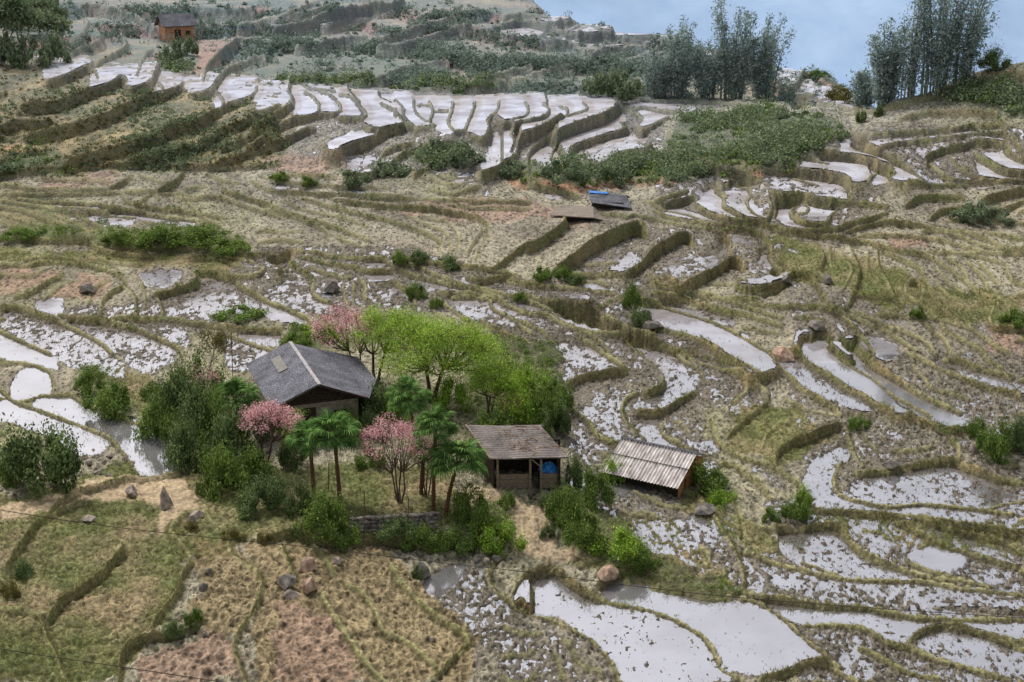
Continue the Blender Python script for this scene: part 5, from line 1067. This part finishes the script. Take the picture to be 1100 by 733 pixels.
# ================================================================= bushes
B = [(668,106,44,34,'blue','round bush at the left end of the bamboo row'),(642,102,40,26,'blue','low bush left of the bamboo row'),(6,70,40,44,'blue','hazy bush at the foot of the corner tree'),(36,72,44,38,'blue','hazy bush between the upper left trees'),(62,68,30,34,'blue','hazy bush at the right foot of the upper left grove'),(22,30,50,36,'blue','hazy bush behind the upper left trees'),(52,22,40,30,'blue','hazy bush at the top of the upper left grove'),
(170,472,50,50,'mid','light green shrub at the outer edge of the orchard mass'),(205,500,60,60,'dark','broad dark shrub above the end of the long pool'),(236,478,54,60,'mid','mid green shrub in the centre of the orchard mass'),(270,478,50,56,'dark','dark shrub under the tall fan palm crown'),(270,520,56,40,'mid','mid green shrub on the rim of the orchard'),(318,500,44,36,'dark','dark shrub between pink peach tree and fan palms'),(400,500,40,26,'mid','low shrub in the orchard grass'),(398,470,44,30,'dark','dark undergrowth below the farmhouse gable'),(424,580,50,24,'dark','dark shrub growing on the dry stone wall'),(186,436,44,40,'mid','shrub by the path above the orchard mass'),(420,440,36,28,'dark','dark shrub behind the crown of the middle palm'),
(45,527,98,76,'dark','large dark green leafy shrub beside the long pool at the left'),(14,520,40,46,'mid','leafy shrub at the left picture edge beside the larger one'),
(190,456,60,66,'dark','dark shrub beside the corner of the long flooded paddy'),(218,470,60,70,'dark','tall dark shrub in the mass left of the orchard'),(214,432,56,60,'mid','reddish green shrub high in the mass left of the orchard'),
(250,500,60,70,'dark','dense shrub below the tall fan palm'),(240,530,60,52,'mid','light green shrub at the foot of the orchard mass'),(282,552,60,44,'dark','dark shrub on the bank below the pink peach tree'),
(300,532,40,26,'dark','shadowy shrub under the pink peach tree'),(345,572,60,44,'mid','leafy shrub spilling over the bank under the fan palms'),(372,584,40,28,'mid','small shrub at the foot of the orchard bank'),(326,552,40,40,'dark','dark shrub above the orchard bank'),
(404,452,48,44,'dark','dark glossy shrub against the farmhouse gable'),(398,432,36,30,'rust','rusty leaved shrub at the corner of the farmhouse roof'),(374,470,40,34,'mid','pale green shrub under the farmhouse gable'),(300,470,40,40,'dark','shrub between the farmhouse and the pink peach tree'),
(120,442,60,36,'mid','green shrub on the bank above the long pool'),(96,420,34,24,'mid','small shrub beside the square pool'),(165,428,26,20,'mid','low shrub by the path above the long pool'),
(530,470,50,40,'mid','green shrub crowding the back of the open shelter'),(552,456,50,40,'bright','yellow green shrub behind the shelter roof'),(582,462,44,46,'mid','tall green shrub right of the shelter roof'),(596,436,40,36,'mid','green shrub on the slope above the open shelter'),
(568,424,50,36,'bright','bright shrub at the right edge of the grove'),(545,420,40,30,'mid','shrub between the green tree and the terraces'),(600,466,30,40,'dark','dark shrub right of the shelter eave'),(490,440,44,40,'bright','light shrub under the spreading green tree'),
(430,450,40,36,'bright','light green shrub at the foot of the green tree'),
(616,524,26,42,'dark','narrow shrub at the right post of the open shelter'),(636,540,44,42,'mid','shrub between the shelter and the muddy paddy'),(608,560,46,40,'mid','shrub beside the path below the shelter'),(628,585,50,40,'mid','shrub midway along the green bank below the shelter'),
(664,598,60,30,'bright','light green shrub at the edge of the muddy paddy'),(690,606,40,22,'mid','small shrub nearest the flooded paddies'),(540,592,52,36,'bright','light shrub on the bare earth below the shelter'),(520,574,36,34,'mid','shrub left of the bare earth path'),
(506,556,40,40,'mid','shrub at the foot of the leaning fan palm'),(486,590,50,30,'mid','shrub on the stony bank beside the path'),(546,545,26,18,'mid','small shrub in front of the shelter'),(590,548,24,24,'dark','little dark shrub on the shelter path'),(588,578,20,20,'dark','round dark shrub on the bare earth'),
(452,592,44,30,'mid','shrub above the brown pool'),(660,512,26,26,'bright','light shrub at the left end of the corrugated roof'),(714,520,24,16,'mid','small shrub in front of the corrugated roof'),(756,526,52,32,'mid','leafy shrub right of the low shed'),(776,542,34,20,'bright','bright shrub on the bank right of the low shed'),
(856,556,34,28,'mid','shrub at the edge of the curved pool'),(826,556,24,14,'mid','small shrub left of the curved pool'),(862,545,20,30,'bright','light shrub with upright shoots by the curved pool'),
(1068,490,42,44,'mid','shrub on the rocky spot at the right edge'),(1088,480,34,36,'dark','dark shrub at the right picture edge'),(1050,468,22,22,'mid','small round shrub left of the rocky spot'),(922,458,28,16,'mid','low shrub at the end of the long pools'),
(1050,236,44,24,'blue','blue green shrub below the stepped bank at the right'),(1072,238,36,16,'blue','low blue green shrub beside the larger one at the right'),(1032,236,24,12,'blue','smallest blue green shrub at the right bank'),
(678,332,24,30,'mid','solitary shrub on the knoll in mid field'),(690,350,26,20,'dark','dark shrub below the solitary one on the knoll'),(584,300,26,16,'mid','small shrub under the stepped bank in mid field'),(606,302,24,16,'mid','round shrub right of the small one in mid field'),(620,306,24,14,'dark','dark low shrub third in the mid field row'),
(448,282,30,16,'dark','low dark shrub at the end of the wide terraces'),(480,286,36,14,'dark','long low shrub at the end of the wide terraces'),(430,282,20,14,'mid','small shrub at the left of the low dark ones'),(985,340,20,14,'mid','tiny shrub among the right hand terraces'),(1090,346,34,16,'mid','low shrub at the right edge of the terraces'),
(448,318,24,16,'mid','small shrub on the bund above the green tree'),(468,330,18,14,'mid','tiny shrub beside the bund above the green tree'),(560,322,16,10,'mid','tiny shrub on the dark bank in mid field'),(345,362,44,20,'bright','light green shrub behind the farmhouse ridge'),(318,368,36,14,'mid','low shrub behind the farmhouse ridge'),
(170,262,60,20,'mid','long green shrub in the hedge between left terraces'),(210,262,60,18,'mid','middle shrub of the hedge between left terraces'),(248,268,50,14,'mid','right end shrub of the hedge between left terraces'),(125,262,36,14,'mid','left end shrub of the hedge between left terraces'),(20,254,40,10,'mid','low hedge shrub at the left edge'),(260,340,60,12,'mid','low weeds on the bund above the flooded paddies'),
(330,200,24,10,'mid','small shrub on the clay terrace'),(380,196,40,18,'blue','shrub on the bank above the wide terraces'),(300,192,24,10,'mid','tiny shrub at the left of the clay terrace'),(420,188,50,20,'blue','shrub beneath the long curved pool'),(470,168,30,22,'blue','shrub below the middle pools of the ridge'),
(500,176,50,26,'blue','shrub below the narrow pools of the ridge'),(548,188,40,20,'blue','shrub right of the longest curved pool'),(605,192,56,24,'blue','shrub at the foot of the stepped pools'),(660,196,44,22,'blue','shrub beside the ochre pool'),(1068,70,40,22,'dark','bright bushy growth right of the tall bamboo'),
(186,66,30,26,'blue','shrub just below the small cabin'),(205,60,22,22,'blue','smaller shrub right below the cabin'),(946,124,14,12,'dark','round bush on the right ridge'),(925,132,16,14,'dark','round bush left of the one on the right ridge'),
(905,106,44,14,'rust','brownish shrub behind the small stepped pools'),(878,84,30,10,'mid','shrub above the small stepped pools'),(920,112,40,20,'rust','brown shrub at the foot of the right bamboo'),
(205,570,22,12,'rust','small dry shrub beside the left path'),(22,620,30,24,'dark','dark thorny shrub on the left bank'),(12,640,24,22,'rust','dry shrub at the lower left bank'),(208,668,26,20,'mid','small shrub on the stony bank in front'),(186,680,24,20,'dark','dark shrub on the front riser'),(282,582,24,14,'rust','dry shrub on the orchard path'),(450,620,18,18,'dark','mossy shrub beside the brown pool'),(250,578,30,14,'rust','low dry shrub at the end of the clod field')]
for u, v, w_, h_, k, lb in B: bush(u, v, w_, h_, k, lb, 'bushes on the banks and around the houses')
# ================================================================= rocks
def rock(u, v, w_, h_, mat, label, shape=1, deep=.8, name='rock', group=None):
    p = at(u, v, -.05); s = px2m(p); P = []
    for i in range(26):
        q_ = sph(1)[0]; zz = abs(q_[2]); k = (1-.85*zz) if shape == 2 else 1
        f = .8+.35*random.random()
        P.append((q_[0]*f*k*w_*s/2, q_[1]*f*k*w_*s/2*deep, (zz**(1.0 if shape != 3 else 2.5))*f*h_*s*1.05))
    o = hull(name, P, mat, p, rz=random.random()*3); tag(o, label, 'rock', group); return o
rock(177,546,24,24,M_rock,'pointed grey boulder beside the left path',2)
rock(141,532,22,11,M_rock,'flat grey slab on the bank under the long pool',1)
rock(331,612,24,15,M_rockb,'rounded brown boulder on the path below the orchard')
rock(362,609,16,12,M_rock,'smaller grey boulder right of the brown one below the orchard')
rock(312,640,22,9,M_rock,'pale flat stone beside the front terraces',3)
rock(308,628,26,12,M_rockd,'dark stone behind the pale flat one')
rock(333,634,22,14,M_rockb,'pinkish stone at the head of the front terraces')
rock(94,314,24,12,M_rockd,'dark slab on the clay terrace at the left',1)
rock(355,314,22,14,M_rockd,'dark boulder in the hollow above the green tree')
rock(652,620,28,13,M_rockb,'pale brown rock between the two front pools',1)
rock(414,316,14,8,M_rockd,'small dark stone in the wet paddy left') if False else None
rock(958,502,22,9,M_rockd,'dark rock on the bund of the stubble pool')
rock(885,342,20,12,M_rockd,'dark rock in the right hand terraces') if False else None
rock(888,304,16,10,M_rockd,'dark stone at a bund corner right of the bright curved pool')
rock(1045,487,12,12,M_rock,'pale rock beside the shrub at the right edge')
rock(452,620,20,16,M_rockd,'mossy dark boulder at the edge of the brown pool')
rock(742,545,0.1,0.1,M_rockd,'x') if False else None
rock(757,551,30,10,M_rockd,'long dark rock on the grassy bank right of the low shed',1)
rock(212,554,22,8,M_rock,'jagged stone by the bend of the left path',1)
rock(206,562,14,9,M_rockd,'small dark stone by the bend of the left path')
rock(96,560,16,6,M_rock,'broken stone slab on the left meadow')
rock(218,632,14,9,M_rockd,'purplish stone at the clod field edge')
rock(224,616,10,7,M_rockd,'small stone above the purplish one')
rock(855,545,10,6,M_rock,'pale stone by the curved pool'); rock(464,688,10,5,M_rock,'small pale stone on the front terrace')
rock(845,303,14,8,M_rockd,'dark stone in the right hand terraces'); rock(700,352,26,9,M_rockd,'dark rocks under the knoll shrub')
rock(876,352,28,9,M_rockd,'dark rocky outcrop above the two long pools',1); rock(840,385,34,12,M_rockb,'low brown outcrop left of the two long pools',1)
k = 0
for u, v in ((100,486),(108,494),(118,490),(126,500),(96,500),(134,494),(104,508),(116,512),(90,492),(142,500)):
    rock(u, v, random.uniform(6,11), random.uniform(3,6), M_rock, 'small pale stone strewn on the bank under the long pool', group='stones strewn under the long pool')
for i in range(16):
    rock(random.uniform(500,545), random.uniform(560,606), random.uniform(6,12), random.uniform(4,8), random.choice([M_rock,M_rockd]), 'grey stone tumbled beside the path below the palms', group='stones beside the path below the palms')
for i in range(14):
    rock(random.uniform(186,222), random.uniform(655,688), random.uniform(5,10), random.uniform(3,6), random.choice([M_rock,M_rockd]), 'small stone on the broken riser in front', group='stones on the broken front riser')
# dry stone wall under the orchard
mb_v = []
wall = empty('stone_wall', at(420, 572)); tag(wall, 'dark dry stone wall holding the orchard terrace', 'wall')
bm = bmesh.new()
for r_ in range(4):
    for i in range(30):
        u = 376+i*3.1+r_*1.3; p = at(u, 572-(u-376)*.06, .1+r_*.2)-wall.location; s_ = .16
        g = bmesh.ops.create_icosphere(bm, subdivisions=1, radius=s_, matrix=Matrix.Translation(p+Vector((0, -.1+.08*r_, 0))) @ Matrix.Diagonal((1.1+random.random()*.5, .9, .6+random.random()*.3, 1)))
        for v_ in g['verts']: v_.co += Vector((random.uniform(-.03,.03),)*3)
me = bpy.data.meshes.new('stones'); bm.to_mesh(me); bm.free(); me.materials.append(M_rockd); o = bpy.data.objects.new('stones', me); COL.objects.link(o); o.parent = wall
# dead branches heaped behind the shelter
p = at(546, 462); tw = MB()
for i in range(40):
    a = random.random()*6.28; l = random.uniform(.8, 2.4); tw.bar((random.uniform(-.5,.5), random.uniform(-.3,.3), 0), (math.cos(a)*l*.45, math.sin(a)*.5, l), .03)
o = tw.build('brushwood', M_twig); o.location = p+Vector((0,0,.3)); tag(o, 'bare brown branches standing behind the shelter roof', 'branches')
for u, v, hh, lb in ((391,583,62,'thin bare pole standing in front of the orchard bank'),(438,575,44,'slanting thin pole on the orchard bank'),(251,420,66,'thin dead sapling above the shrubs near the farmhouse'),(353,528,34,'short stake between two fan palms')):
    p = at(u, v); s = px2m(p); b = MB(); b.bar((0,0,-.1),(.1,0,hh*s),.05); o = b.build('wooden_pole', M_bark); o.location = p; tag(o, lb, 'pole')
# two cables strung across the valley
M_cable = solid_mat('cable_sheath', lin(50,44,44), lin(74,66,64), 3)
def cable(P, y0, label):
    pp = crom(np.array(P, float), 6); q_ = []
    for u, v in pp: a, bb, cc = ray(u, v); t = y0/bb; q_.append((a*t, y0, CAMZ+cc*t))
    v_, f_ = tubes([(q_[i], q_[i+1], .011, .011) for i in range(len(q_)-1)], 6)
    o = np_mesh('overhead_cable', v_, f_, M_cable, True); tag(o, label, 'cable')
cable([(-160,520),(0,548),(120,566),(240,579),(335,588),(450,602),(560,614),(700,632),(840,646),(1100,664),(1280,672)], 40, 'dark cable strung across the whole valley above the front terraces')
cable([(-160,668),(0,697),(120,715),(240,733),(400,756)], 34, 'lower dark cable crossing the bottom left corner')
